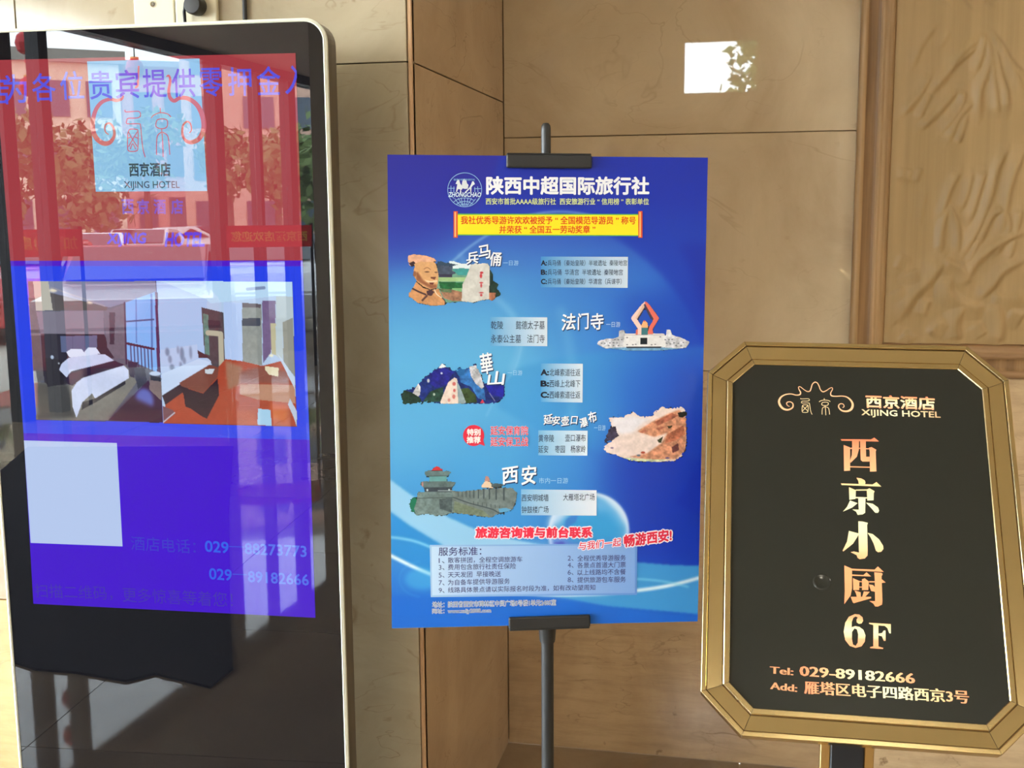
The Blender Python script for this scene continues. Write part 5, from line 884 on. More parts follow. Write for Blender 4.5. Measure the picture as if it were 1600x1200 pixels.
BACKDROP = [["P",[[-5.1,-1.7],[504.0,-6.5],[506.0,82.9],[393.2,53.8],[262.1,54.7],[152.2,84.9],[72.5,154.2],[-6.8,174.2]],[38,42,160],0.65,40],
["P",[[138.5,89.3],[169.8,85.5],[201.5,84.7],[233.2,86.9],[264.6,92.1],[295.3,100.3],[325.1,111.3],[353.7,125.2],[380.7,141.7],[405.9,160.7],[428.9,182.1],[449.6,205.6],[467.7,231.0],[483.0,258.0],[495.2,286.4],[504.4,315.9],[510.3,346.2],[512.8,376.9],[511.9,407.7],[507.6,438.2],[500.0,468.2],[489.0,497.3],[474.9,525.2],[457.7,551.5],[723.9,677.8],[698.1,-48.0],[191.8,-42.4]],[24,54,178],0.7,6],
["P",[[138.5,89.3],[169.8,85.5],[201.5,84.7],[233.2,86.9],[264.6,92.1],[295.3,100.3],[325.1,111.3],[353.7,125.2],[380.7,141.7],[405.9,160.7],[428.9,182.1],[449.6,205.6],[467.7,231.0],[483.0,258.0],[495.2,286.4],[504.4,315.9],[510.3,346.2],[512.8,376.9],[511.9,407.7],[507.6,438.2],[500.0,468.2],[489.0,497.3],[474.9,525.2],[457.7,551.5],[723.9,677.8],[698.1,-48.0],[191.8,-42.4]],[26,44,166],0.2,30],
["P",[[354.9,223.9],[508.6,193.5],[511.4,316.0],[397.3,315.5]],[20,55,175],0.55,30],
["P",[[-3.7,253.6],[152.3,223.8],[253.6,294.6],[193.0,396.2],[91.3,456.9],[-6.0,497.0]],[100,180,228],0.55,50],
["P",[[162.4,347.0],[213.1,326.9],[284.3,311.0],[355.9,302.1],[510.9,296.5],[515.2,482.4],[295.9,459.1],[172.6,396.1]],[62,150,216],0.55,5],
["P",[[356.1,315.3],[510.9,296.5],[519.6,673.8],[402.6,650.1],[379.7,522.7]],[20,56,184],0.5,50],
["P",[[337.3,459.5],[513.3,398.8],[519.6,673.8],[360.6,660.0]],[24,44,170],0.6,45],
["P",[[438.7,315.7],[511.0,300.6],[514.7,461.4],[462.3,460.8]],[26,50,176],0.4,35],
["P",[[193.7,646.2],[297.6,641.8],[402.6,649.0],[455.5,654.3],[519.2,656.6],[521.1,740.8],[350.9,721.9],[245.9,700.3]],[70,160,216],0.85,2],
["P",[[-8.0,695.0],[90.4,699.2],[245.9,700.3],[350.9,721.9],[521.1,740.8],[522.1,782.1],[-8.7,769.2]],[30,106,210],0.8,3],
["P",[[-6.1,502.1],[30.1,530.5],[90.9,568.8],[152.3,598.0],[245.4,617.5],[360.4,640.8],[360.9,676.0],[152.4,645.4],[80.5,614.6],[29.7,582.4],[-6.6,554.8]],[165,212,242],0.8,1.5],
["P",[[-6.6,554.8],[29.7,582.4],[80.5,614.6],[80.3,670.4],[29.2,648.3],[-7.2,621.5]],[44,140,215],0.75,4],
["P",[[90.7,623.2],[245.4,617.5],[339.5,648.9],[350.6,697.2],[245.8,695.0],[131.7,671.4]],[180,215,245],0.6,14],
["L",[[-5.0,599.6],[19.4,603.1],[44.8,609.8],[90.7,629.5],[152.4,650.7]],[160,225,250],0.85,0.8,3.2],
["L",[[-5.3,627.8],[19.1,640.8],[49.6,656.1],[90.5,671.7],[173.1,690.3],[245.9,699.3],[329.6,700.0],[403.3,695.1],[456.1,687.6],[509.0,674.6]],[232,246,252],0.95,0.8,5.5],
["L",[[173.0,672.3],[245.8,691.8],[298.1,699.3]],[220,238,250],0.8,1.2,3],
["L",[[360.8,674.9],[403.0,676.8],[445.4,682.0],[482.7,691.3]],[140,215,240],0.9,0.8,2.2],
["E",[[49.5,669.8],[-541.0,-203.2]],[80,185,235],0.5,6],
["L",[[45.0,640.7],[40.4,641.4],[36.0,642.6],[31.8,644.2],[27.9,646.1],[24.3,648.4],[21.2,651.0],[18.5,653.9],[16.3,657.0],[14.5,660.3],[13.4,663.7],[12.8,667.3],[12.8,670.9],[13.3,674.4],[14.4,677.9],[16.1,681.3],[18.2,684.5],[20.9,687.5],[24.0,690.3],[27.5,692.7],[31.4,694.8],[35.6,696.5],[40.0,697.9],[44.6,698.8]],[90,175,230],0.5,0.8,1.2],
["L",[[269.5,240.7],[272.3,248.9],[274.8,257.4],[277.2,266.1],[279.4,275.0],[281.4,284.1],[283.2,293.4],[284.8,302.9],[286.2,312.5],[287.4,322.2],[288.3,332.1],[289.1,342.0],[289.6,352.0],[289.9,362.0],[289.9,372.0],[289.8,382.1],[289.4,392.1],[288.8,402.1],[288.0,412.0],[287.0,421.8],[285.7,431.5],[284.2,441.1],[282.5,450.5],[280.6,459.8]],[120,190,232],0.25,5,16],
["L",[[100.3,162.1],[127.3,139.2],[162.2,116.4],[192.2,99.4],[232.2,88.4],[272.3,85.2],[312.7,89.9],[353.3,100.6]],[150,200,238],0.75,1.5,2.6],
["L",[[100.3,162.1],[82.4,174.0],[52.4,193.9]],[120,180,232],0.4,3,4],
["L",[[112.3,154.1],[132.2,193.8],[172.4,223.8],[197.6,254.0],[204.9,294.4],[192.8,335.0]],[150,205,240],0.3,4,9],
["L",[[207.9,295.4],[197.9,329.9],[172.6,365.4],[152.3,406.2]],[160,210,240],0.45,1,1.5],
["E",[[318.0,597.6],[-507.9,-159.6]],[215,232,252],0.95,1.5],
["E",[[318.0,597.6],[-512.3,-164.1]],[92,170,228],0.95,5],
["P",[[380.0,609.7],[378.3,617.2],[375.8,624.4],[372.3,631.2],[368.1,637.5],[363.1,643.2],[357.5,648.3],[351.3,652.6],[344.6,656.1],[337.5,658.7],[330.1,660.5],[322.5,661.2],[314.9,661.1],[307.3,660.0],[299.9,658.0],[292.8,655.1],[286.0,651.4],[279.8,646.8],[274.0,641.6],[269.0,635.7],[264.7,629.3],[261.1,622.4],[258.5,615.1],[256.6,607.6]],[92,92,205],0.65,8],
["P",[[276.1,563.2],[348.9,564.3],[375.5,596.5],[360.1,617.4],[287.0,616.1],[276.4,594.8]],[45,150,215],0.8,9],
["P",[[332.4,537.5],[335.7,538.2],[339.0,539.0],[342.2,540.1],[345.4,541.3],[348.5,542.6],[351.5,544.2],[354.4,545.9],[357.2,547.7],[359.9,549.7],[362.4,551.8],[364.8,554.1],[367.0,556.5],[369.1,559.0],[371.0,561.6],[372.7,564.3],[374.3,567.1],[375.6,569.9],[376.8,572.8],[377.8,575.8],[378.5,578.8],[379.1,581.9],[379.4,585.0],[379.6,588.1],[364.6,564.6],[343.5,543.2]],[225,236,250],0.9,6],
["P",[[250.6,591.0],[251.0,587.4],[251.6,583.9],[252.4,580.4],[253.4,577.0],[254.5,573.6],[255.9,570.3],[257.4,567.2],[259.2,564.1],[261.0,561.1],[263.1,558.2],[265.3,555.5],[267.7,552.9],[270.2,550.4],[272.9,548.1],[275.6,545.9],[278.5,543.9],[281.5,542.1],[284.7,540.5],[287.9,539.1],[291.1,537.8],[294.5,536.7],[297.9,535.9],[301.4,535.2],[302.0,553.1],[276.2,573.8]],[205,222,246],0.8,7],
["P",[[280.4,575.9],[288.6,569.7],[300.0,567.8],[297.0,580.4],[286.7,586.6],[282.6,597.0],[278.4,586.4]],[60,120,205],0.8,1],
["P",[[262.0,613.6],[276.5,611.7],[284.9,624.6],[276.7,635.0],[264.1,626.3]],[70,70,190],0.7,1.5],
["L",[[264.1,617.8],[276.6,628.6],[292.3,635.3]],[215,220,245],0.8,1,3],
["P",[[255.9,638.9],[297.5,631.1],[370.7,626.1],[386.5,630.6],[329.0,646.6],[266.4,651.8]],[225,230,248],0.7,4],
["P",[[240.5,668.3],[297.6,646.0],[339.6,659.6],[277.0,674.3]],[225,232,248],0.5,5],
["P",[[455.8,133.2],[507.2,133.0],[510.4,275.0],[482.8,193.5]],[24,40,158],0.5,10]]
GLOBE = [[28,18],[66,66],[61,61]]
PLATE1 = (-1.2662, -1.1744, 1.9366, 2.0226)
PLATE2 = (-1.1727, -1.0803, 1.9366, 2.0226)
PLATE_SCREW = (-0.001, 0.0058)
PLUG = (-1.1205, 1.9761)
CABLE_X = -1.021


# ------------------------------------------------------------------ printing on flat sheets
_glyph = {}


def glyphs(s, weight, slant):
    key = (s, weight, slant)
    if key not in _glyph:
        c = bpy.data.curves.new('text', 'FONT')
        c.body = s
        c.offset = weight
        c.shear = slant
        c.resolution_u = 2 if len(s) > 4 else 4
        o = bpy.data.objects.new('text', c)
        COL.objects.link(o)
        dg = bpy.context.evaluated_depsgraph_get()
        me = bpy.data.meshes.new_from_object(o.evaluated_get(dg))
        n = len(me.vertices)
        co = np.empty(n * 3); me.vertices.foreach_get('co', co)
        fs = [tuple(p.vertices) for p in me.polygons]
        up = me.polygons[0].normal.z if len(me.polygons) else 1
        _glyph[key] = (co.reshape(-1, 3)[:, :2].copy(), fs, up)
        bpy.data.objects.remove(o); bpy.data.curves.remove(c); bpy.data.meshes.remove(me)
    return _glyph[key]


class Sheet:
    """collects flat print in sheet millimetres (x right, y down); builds one mesh per part"""

    def __init__(self, W, H, parent, mat, y0=0.0, step=0.00012):
        self.W, self.H, self.parent, self.mat, self.y0, self.step = W, H, parent, mat, y0, step
        self.parts = {}

    def add(self, part, P, faces, cols, lay):
        d = self.parts.setdefault(part, [[], [], [], 0])
        P = np.asarray(P, float)
        v = np.empty((len(P), 3))
        v[:, 0] = P[:, 0] / 1000 - self.W / 2
        v[:, 1] = self.y0 - self.step * lay
        v[:, 2] = self.H / 2 - P[:, 1] / 1000
        n = d[3]
        d[0].append(v)
        d[1] += [tuple(i + n for i in f) for f in faces]
        c = np.asarray(cols, float)
        if c.ndim == 1:
            c = np.tile(c, (len(P), 1))
        d[2].append(lin(c))
        d[3] += len(P)

    def text(self, e):
        part, s, x0, y0, x1, y1, h, col, w, lay, out, outw, slant, serif, grad = e
        base, _, _ = glyphs(s, 0.0, slant)
        mn, mx = base.min(0), base.max(0)
        Lx, Ly = x1 - x0, y1 - y0
        L = math.hypot(Lx, Ly)
        ux, uy = Lx / L, Ly / L
        wd = max(mx[0] - mn[0], 1e-6); hg = max(mx[1] - mn[1], 1e-6)

        def place(g, dx=0.0):
            a = (g[:, 0] + dx - mn[0]) / wd * L
            b = (g[:, 1] - (mn[1] + mx[1]) / 2) / hg * h
            return np.c_[x0 + a * ux + b * uy, y0 + a * uy - b * ux], a / L, 0.5 - b / h

        def ring_of(r):
            n = 4 if r < 0.024 else 8
            o = [(0.0, 0.0)] if r > 0.03 or r == 0 else []
            if r > 0:
                o += [(r * math.cos(math.pi / 4 + 2 * math.pi * k / n), r * math.sin(math.pi / 4 + 2 * math.pi * k / n)) for k in range(n)]
            return o
        g, f, _ = glyphs(s, 0.0, slant)
        if out:
            for i, (dx, dy) in enumerate(ring_of(w + outw)):
                P, _, _ = place(g + np.array((0, dy)), dx)
                self.add(part, P, f, out, lay - 0.8 + i * 0.06)
        shifts = ring_of(w)
        if serif:
            shifts = [(d, 0.0) for d in (-0.034, -0.018, 0.0, 0.018, 0.034)]
        for i, (dx, dy) in enumerate(shifts):
            P, ta, tb = place(g + np.array((0, dy)), dx)
            c = col
            if grad:
                t = ta if grad[0] == 'x' else tb
                st = np.array(grad[1:], float)
                c = np.c_[[np.interp(t, st[:, 0], st[:, k]) for k in (1, 2, 3)]].T
            self.add(part, P, f, c, lay + i * 0.06)

    def stroke(self, e):
        part, pts, w, col, lay = e
        n0 = len(pts)
        P = smooth_line(pts, 5)
        ws = np.interp(np.linspace(0, 1, len(P)), np.linspace(0, 1, len(w)), w) if isinstance(w, list) else np.full(len(P), w)
        d = np.gradient(P, axis=0)
        d /= np.maximum(np.hypot(d[:, 0], d[:, 1]), 1e-9)[:, None]
        nrm = np.c_[-d[:, 1], d[:, 0]]
        V = np.vstack([P + nrm * ws[:, None] / 2, P - nrm * ws[:, None] / 2])
        n = len(P)
        self.add(part, V, [(i, i + 1, n + i + 1, n + i) for i in range(n - 1)], col, lay)

    def shape(self, e, colfn=None):
        part, outer, holes, col, lay = e
        loops = [[Vector((p[0], p[1], 0)) for p in outer]] + [[Vector((p[0], p[1], 0)) for p in h] for h in holes]
        tri = tessellate_polygon(loops)
        P = np.array([p[:2] for l in loops for p in l])
        self.add(part, P, tri, col if colfn is None else colfn(P), lay)

    def panel(self, e):
        part, q, cl, cr, lay = e
        q = np.array(q, float)
        P, C, F = [], [], []
        n = 6
        for i in range(n + 1):
            t = i / n
            k = t ** 0.7
            for a, b in ((q[0], q[1]), (q[3], q[2])):
                P.append(a + (b - a) * t)
                C.append(np.array(cl) + (np.array(cr) - np.array(cl)) * k)
        for i in range(n):
            F.append((2 * i, 2 * i + 2, 2 * i + 3, 2 * i + 1))
        self.add(part, P, F, C, lay)

    def build(self, clip=None, labels=None):
        for part, (V, F, C, n) in self.parts.items():
            V = np.vstack(V); C = np.vstack(C)
            key, part = part, part.split('#')[0]
            me = bpy.data.meshes.new(part)
            me.from_pydata(V.tolist(), [], F)
            ca = me.color_attributes.new('Col', 'FLOAT_COLOR', 'POINT')
            ca.data.foreach_set('color', np.c_[C, np.ones(len(C))].astype(np.float32).ravel())
            bm = bmesh.new(); bm.from_mesh(me)
            if clip and part in clip:  # ends of the scrolling line run off the display
                for x, s in ((-self.W / 2 + 0.0005, -1), (self.W / 2 - 0.0005, 1)):
                    bmesh.ops.bisect_plane(bm, geom=bm.verts[:] + bm.edges[:] + bm.faces[:], plane_co=(x, 0, 0), plane_no=(s, 0, 0), clear_outer=True)
            for f in bm.faces:
                f.normal_update()
                if f.normal.y > 0:
                    f.normal_flip()
            bm.to_mesh(me); bm.free()
            o = link(part, me, self.mat, self.parent)
            if labels and part in labels and '#' not in key:
                o['label'] = labels[part]


def value_noise(h, w, cell, seed):
    r = np.random.default_rng(seed)
    gh, gw = int(h / cell) + 3, int(w / cell) + 3
    g = r.random((gh, gw))
    y = np.arange(h) / cell; x = np.arange(w) / cell
    yi, xi = y.astype(int), x.astype(int)
    fy, fx = (y - yi)[:, None], (x - xi)[None, :]
    fy, fx = fy * fy * (3 - 2 * fy), fx * fx * (3 - 2 * fx)
    a, b = g[np.ix_(yi, xi)], g[np.ix_(yi, xi + 1)]
    c, d = g[np.ix_(yi + 1, xi)], g[np.ix_(yi + 1, xi + 1)]
    return (a * (1 - fx) + b * fx) * (1 - fy) + (c * (1 - fx) + d * fx) * fy


def blur(a, r):
    r = int(round(r))
    if r < 1:
        return a
    for ax in (0, 1):
        for _ in range(2):
            k = 2 * r + 1
            p = np.pad(a, [(r + 1, r) if i == ax else (0, 0) for i in range(2)], mode='edge')
            c = np.cumsum(p, axis=ax)
            a = (c[k:] - c[:-k]) / k if ax == 0 else (c[:, k:] - c[:, :-k]) / k
    return a


class Canvas:
    """a small printed picture: colours worked out on a fine grid of mesh points"""

    def __init__(self, x0, y0, x1, y1, step, bg=(0, 0, 0)):
        self.x0, self.y0, self.step = x0, y0, step
        self.w = int((x1 - x0) / step) + 1
        self.h = int((y1 - y0) / step) + 1
        self.X = x0 + np.arange(self.w) * step
        self.Y = y0 + np.arange(self.h) * step
        self.rgb = np.ones((self.h, self.w, 3)) * np.array(bg, float)
        self.a = np.zeros((self.h, self.w))
        self.seed = 3

    def poly_mask(self, pts):
        P = np.array(pts, float)
        m = np.zeros((self.h, self.w), bool)
        X = self.X[None, :]
        for (xa, ya), (xb, yb) in zip(P, np.roll(P, -1, axis=0)):
            if ya == yb:
                continue
            r = (self.Y > min(ya, yb)) & (self.Y <= max(ya, yb))
            if not r.any():
                continue
            xs = xa + (self.Y[r] - ya) * (xb - xa) / (yb - ya)
            m[r] ^= X < xs[:, None]
        return m.astype(float)

    def line_mask(self, pts, w):
        P = smooth_line(pts, 4)
        m = np.full((self.h, self.w), 1e9)
        X, Y = self.X[None, :], self.Y[:, None]
        for a, b in zip(P, P[1:]):
            d = b - a
            l2 = max(d @ d, 1e-9)
            lo, hi = np.minimum(a, b) - w - 2, np.maximum(a, b) + w + 2
            ix = np.where((self.X >= lo[0]) & (self.X <= hi[0]))[0]
            iy = np.where((self.Y >= lo[1]) & (self.Y <= hi[1]))[0]
            if len(ix) == 0 or len(iy) == 0:
                continue
            sx, sy = slice(ix[0], ix[-1] + 1), slice(iy[0], iy[-1] + 1)
            t = np.clip(((X[:, sx] - a[0]) * d[0] + (Y[sy] - a[1]) * d[1]) / l2, 0, 1)
            q = np.hypot(X[:, sx] - a[0] - t * d[0], Y[sy] - a[1] - t * d[1])
            m[sy, sx] = np.minimum(m[sy, sx], q)
        return np.clip((w / 2 - m) / self.step + 0.5, 0, 1)

    def ell_mask(self, c):
        cx, cy, rx, ry = c
        q = np.hypot((self.X[None, :] - cx) / rx, (self.Y[:, None] - cy) / ry)
        return np.clip((1 - q) * min(rx, ry) / self.step + 0.5, 0, 1)

    def paint(self, mask, col, alpha=1.0, soft=0.0, noise=0.0):
        m = blur(mask, soft / self.step) * alpha
        c = np.ones_like(self.rgb) * np.array(col, float)
        if noise > 0:
            self.seed += 1
            n = value_noise(self.h, self.w, 3.0, self.seed) * 0.5 + value_noise(self.h, self.w, 8, self.seed + 50) * 0.7 - 0.1
            c = np.clip(c * (1 + noise * 1.1 * (n - 0.5))[:, :, None], 0, 255)
        self.rgb = self.rgb * (1 - m[:, :, None]) + c * m[:, :, None]
        self.a = np.maximum(self.a, m)

    def build(self, name, W, H, y, mat, parent, cut=True, ragged=0.0, label=None):
        gx, gz = self.X / 1000 - W / 2, H / 2 - self.Y / 1000
        V = np.empty((self.h * self.w, 3))
        V[:, 0] = np.tile(gx, self.h); V[:, 2] = np.repeat(gz, self.w); V[:, 1] = y
        a = self.a
        if ragged > 0:
            a = blur(np.pad(a, 4)[:, :], 2)[4:-4, 4:-4] + (value_noise(self.h, self.w, 3, 91) - 0.5) * ragged
        i = np.arange((self.h - 1) * (self.w - 1))
        r, c = i // (self.w - 1), i % (self.w - 1)
        k = r * self.w + c
        F = np.c_[k, k + self.w, k + self.w + 1, k + 1]
        if cut:
            F = F[a[r, c] > 0.5]
        me = bpy.data.meshes.new(name)
        used = np.unique(F); remap = np.zeros(len(V), int); remap[used] = np.arange(len(used))
        me.vertices.add(len(used)); me.vertices.foreach_set('co', V[used].ravel())
        me.loops.add(F.size); me.loops.foreach_set('vertex_index', remap[F].ravel())
        me.polygons.add(len(F)); me.polygons.foreach_set('loop_start', np.arange(len(F)) * 4)
        me.update(calc_edges=True)
        ca = me.color_attributes.new('Col', 'FLOAT_COLOR', 'POINT')
        cc = lin(np.clip(self.rgb, 0, 255)).reshape(-1, 3)[used]
        ca.data.foreach_set('color', np.c_[cc, np.ones(len(cc))].astype(np.float32).ravel())
        o = link(name, me, mat, parent)
        if label:
            o['label'] = label
        return o


def picture(e, W, H, y, mat, parent, label=None, ragged=0.0):
    name, bb, step, ops = e
    cv = Canvas(*bb, step)
    for op in ops:
        if op[0] == 'P':
            cv.paint(cv.poly_mask(op[1]), op[2], 1.0, max(op[4] - 0.5, 0) * 0.9, op[3])
        elif op[0] == 'L':
            cv.paint(cv.line_mask(op[1], op[3]), op[2])
        else:
            cv.paint(cv.ell_mask(op[1]), op[2], 1.0, max(op[3] - 0.5, 0) * 0.5)
    return cv.build(name, W, H, y, mat, parent, ragged=ragged, label=label)


# ------------------------------------------------------------------ advertising kiosk
SW, SH = 0.6052, 1.076
KX, KY, KZ = -1.123, 2.0089, 1.3079
kiosk = empty('advertising_kiosk', (KX, KY, 0.0), (0, 0, 0.0404))
tag(kiosk, 'tall black glass kiosk with pale rim and lit red and blue screen, at the left', 'advertising screen')
HW, TOP, BOT, RAD = 0.3605, KZ + 0.598, 0.06, 0.042


def round_rect(hw, z0, z1, r, n=8):
    pts = []
    for cx, cz, a0 in ((hw - r, z1 - r, 0), (-hw + r, z1 - r, 90), (-hw + r, z0 + r, 180), (hw - r, z0 + r, 270)):
        for k in range(n + 1):
            a = math.radians(a0 + 90 * k / n)
            pts.append((cx + r * math.cos(a), cz + r * math.sin(a)))
    return pts


def rr_solid(name, rings, mat, parent, cap_first=True, cap_last=True):
    """rings: list of (hw, z0, z1, r, y)"""
    vs, fs = [], []
    n = None
    for hw, z0, z1, r, y in rings:
        p = round_rect(hw, z0, z1, r)
        n = len(p)
        vs += [(a, y, b) for a, b in p]
    for i in range(len(rings) - 1):
        for k in range(n):
            k2 = (k + 1) % n
            fs.append((i * n + k, i * n + k2, (i + 1) * n + k2, (i + 1) * n + k))
    if cap_first:
        fs.append(tuple(range(n))[::-1])
    if cap_last:
        fs.append(tuple((len(rings) - 1) * n + k for k in range(n)))
    o = mesh_obj(name, vs, fs, mat, parent)
    bm = bmesh.new(); bm.from_mesh(o.data)
    bmesh.ops.recalc_face_normals(bm, faces=bm.faces)
    bm.to_mesh(o.data); bm.free()
    return o


rr_solid('case', [(HW - 0.002, BOT, TOP - 0.002, RAD, 0.006), (HW - 0.001, BOT, TOP - 0.001, RAD, 0.03), (HW - 0.001, BOT, TOP - 0.001, RAD, 0.055), (HW - 0.012, BOT + 0.01, TOP - 0.012, RAD, 0.062)], M_['case_grey'], kiosk)
rr_solid('rim', [(HW - 0.0065, BOT + 0.0065, TOP - 0.0065, RAD - 0.006, 0.0), (HW - 0.0065, BOT + 0.0065, TOP - 0.0065, RAD - 0.006, -0.002), (HW - 0.0045, BOT + 0.004, TOP - 0.0045, RAD - 0.004, -0.004), (HW, BOT, TOP, RAD, -0.001), (HW, BOT, TOP, RAD, 0.006)], M_['trim_white'], kiosk, False, False)
rr_solid('front_glass', [(HW - 0.0066, BOT + 0.0066, TOP - 0.0066, RAD - 0.006, -0.0005), (HW - 0.0066, BOT + 0.0066, TOP - 0.0066, RAD - 0.006, 0.006)], M_['glass_black'], kiosk)
box('base_plate', -0.36, 0.36, -0.13, 0.16, 0.0, 0.012, M_['case_grey'], kiosk, 0.004)
box('base_neck', -0.30, 0.30, 0.0, 0.06, 0.012, BOT + 0.004, M_['case_grey'], kiosk, 0.002)
scr = empty('display', (0, 0, KZ))
scr.parent = kiosk
sh = Sheet(SW, SH, scr, M_['screen'], -0.0010, 0.00008)
for e in SCREEN_SHAPES:
    sh.shape(e)
for e in SCREEN_STROKES:
    sh.stroke(e)
for e in SCREEN_TEXT:
    sh.text(e)
sh.build(clip=('scrolling_lettering', 'red_background'), labels={
    'scrolling_lettering': 'violet line of scrolling characters', 'hotel_emblem': 'pink scroll emblem with two seal characters',
    'hotel_name_panel': 'pale blue panel', 'white_panel': 'blank pale panel on purple', 'contact_lettering': 'dim blue phone numbers'})
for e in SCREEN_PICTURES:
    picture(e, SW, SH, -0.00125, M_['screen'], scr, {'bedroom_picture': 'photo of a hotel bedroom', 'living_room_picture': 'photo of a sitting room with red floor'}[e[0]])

# ------------------------------------------------------------------ poster on its stand
PW, PH = 0.5, 0.7503
PR = Matrix.Rotation(0.28354, 4, 'Z') @ Matrix.Rotation(-0.0325, 4, 'X') @ Matrix.Rotation(0.0127, 4, 'Y')
PC = Vector((-0.3114, 1.7625, 1.2644))
poster = empty('travel_poster')
poster.matrix_world = Matrix.Translation(PC) @ PR
tag(poster, 'blue travel agency poster with white heading and five tour pictures, held on the black stand', 'poster')
box('board', -PW / 2, PW / 2, 0.0, 0.005, -PH / 2, PH / 2, M_['board'], poster)
cv = Canvas(0, 0, 500, 750.3, 1.25)
Yn = cv.Y[:, None]; Xn = cv.X[None, :]
stops = np.array([(0, 38, 36, 148), (60, 40, 50, 168), (120, 54, 96, 192), (190, 70, 140, 212), (320, 84, 168, 224), (470, 76, 160, 220), (620, 60, 142, 216), (700, 38, 112, 210), (751, 34, 104, 208)], float)
base = np.stack([np.interp(cv.Y, stops[:, 0], stops[:, k]) for k in (1, 2, 3)], 1)
rightc = np.array([24, 74, 196.])
f = np.clip((Xn - 190) / 330, 0, 1)[:, :, None] * 0.8 * np.clip((Yn - 20) / 200, 0, 1)[:, :, None]
cv.rgb = base[:, None, :] * (1 - f) + rightc * f
for e in BACKDROP:
    if e[0] == 'P':
        cv.paint(cv.poly_mask(e[1]), e[2], e[3], e[4] * 0.7)
    elif e[0] == 'L':
        cv.paint(cv.line_mask(e[1], e[5]), e[2], e[3], e[4])
    else:
        c, r = e[1]
        ctr = c
        rad = GLOBE.pop(0)
        cv.paint(cv.ell_mask(list(ctr) + rad), e[2], e[3], e[4] * 0.6)
cv.build('printed_sheet', PW, PH, -0.0004, M_['print'], poster, cut=False)
sh = Sheet(PW, PH, poster, M_['print'], -0.0006, 0.00012)
for e in POSTER_PANELS:
    sh.panel(e)
for e in POSTER_SHAPES:
    sh.shape(e)
for e in POSTER_STROKES:
    sh.stroke(e)
for e in POSTER_TEXT:
    sh.text(e)
sh.build(labels={'emblem': 'pale blue globe emblem with camels', 'award_banner': 'yellow scroll-shaped banner', 'recommendation_badge': 'round red badge'})
PL = {'clay_bust_picture': 'picture of a clay warrior head and a stone stele', 'temple_picture': 'picture of a white temple with a diamond-shaped tower',
      'mountain_picture': 'picture of blue rocky mountains', 'waterfall_picture': 'picture of a brown waterfall', 'city_wall_picture': 'picture of a grey city wall and gate tower'}
for e in POSTER_PICTURES:
    picture(e, PW, PH, -0.00070, M_['print'], poster, PL[e[0]], ragged={'temple_picture': 0.25, 'city_wall_picture': 0.5, 'clay_bust_picture': 0.35}.get(e[0], 0.9))

BP = M_['black_paint']
pole_x, pole_y = -0.3114 - 0.0070, 1.7625 + 0.0290
stand = empty('poster_stand', (pole_x, pole_y, 0.0), (0, 0, 0.28354))
tag(stand, 'black metal pole stand gripping the blue poster at top and bottom', 'poster stand')
lathe('base', [(0.15, 0.0), (0.152, 0.006), (0.145, 0.014), (0.05, 0.022), (0.018, 0.03), (0.0, 0.03)], BP, stand, 40)
lathe('lower_pole', [(0.0105, 0.028), (0.0105, 0.86)], BP, stand, 20)
lathe('collar', [(0.0125, 0.845), (0.0135, 0.85), (0.0145, 0.866), (0.0155, 0.872), (0.0160, 0.905), (0.0, 0.905)], BP, stand, 24)
lathe('upper_pole', [(0.0076, 0.90), (0.0076, 1.682), (0.0070, 1.687), (0.0045, 1.6905), (0.0, 1.6915)], BP, stand, 20)


def clip_bar(name, zc, tilt, xoff, flip):
    bm = bmesh.new()
    add_box(bm, -0.0665, 0.0665, -0.0095, -0.0022, -0.0105, 0.0105, 0.003, 3)
    add_box(bm, -0.0665, 0.0665, 0.0062, 0.0110, -0.0105, 0.0105, 0.002, 2)
    add_box(bm, -0.013 - xoff, 0.013 - xoff, 0.0095, 0.016 if flip > 0 else 0.030, -0.009, 0.009, 0.002)
    zz = 0.0095 if flip > 0 else -0.0095
    add_box(bm, -0.0655, 0.0655, -0.0085, 0.0100, min(zz, zz + flip * 0.0028), max(zz, zz + flip * 0.0028), 0.001)
    o = bm_obj(name, bm, BP, stand, False)
    o.matrix_parent_inverse = Matrix.Identity(4)
    W = Matrix.Translation(PC) @ PR @ Matrix.Translation((xoff, 0, zc)) @ Matrix.Rotation(tilt, 4, 'Y')
    S = Matrix.Translation((pole_x, pole_y, 0)) @ Matrix.Rotation(0.28354, 4, 'Z')
    o.matrix_local = S.inverted() @ W
    return o


clip_bar('upper_clip', 0.3667, 0.0, -0.001, 1)
clip_bar('lower_clip', -0.3685, -0.012, 0.0045, -1)

# ------------------------------------------------------------------ gold framed restaurant sign
GW, GH, GC = 0.444, 0.600, 0.0554
SR = Matrix.Rotation(0.05253, 4, 'Z') @ Matrix.Rotation(-0.5894, 4, 'X') @ Matrix.Rotation(0.0132, 4, 'Y')
SC = Vector((0.1633, 1.6624, 1.096))
sign = empty('restaurant_sign')
sign.matrix_world = Matrix.Translation(SC) @ SR
tag(sign, 'tilted eight-sided sign with polished gold frame and charcoal panel, at the lower right', 'sign')


def octagon(d):
    w, h, c = GW / 2 - d, GH / 2 - d, GC - d * 0.5858
    return [(-w + c, h), (w - c, h), (w, h - c), (w, -h + c), (w - c, -h), (-w + c, -h), (-w, -h + c), (-w, h - c)]


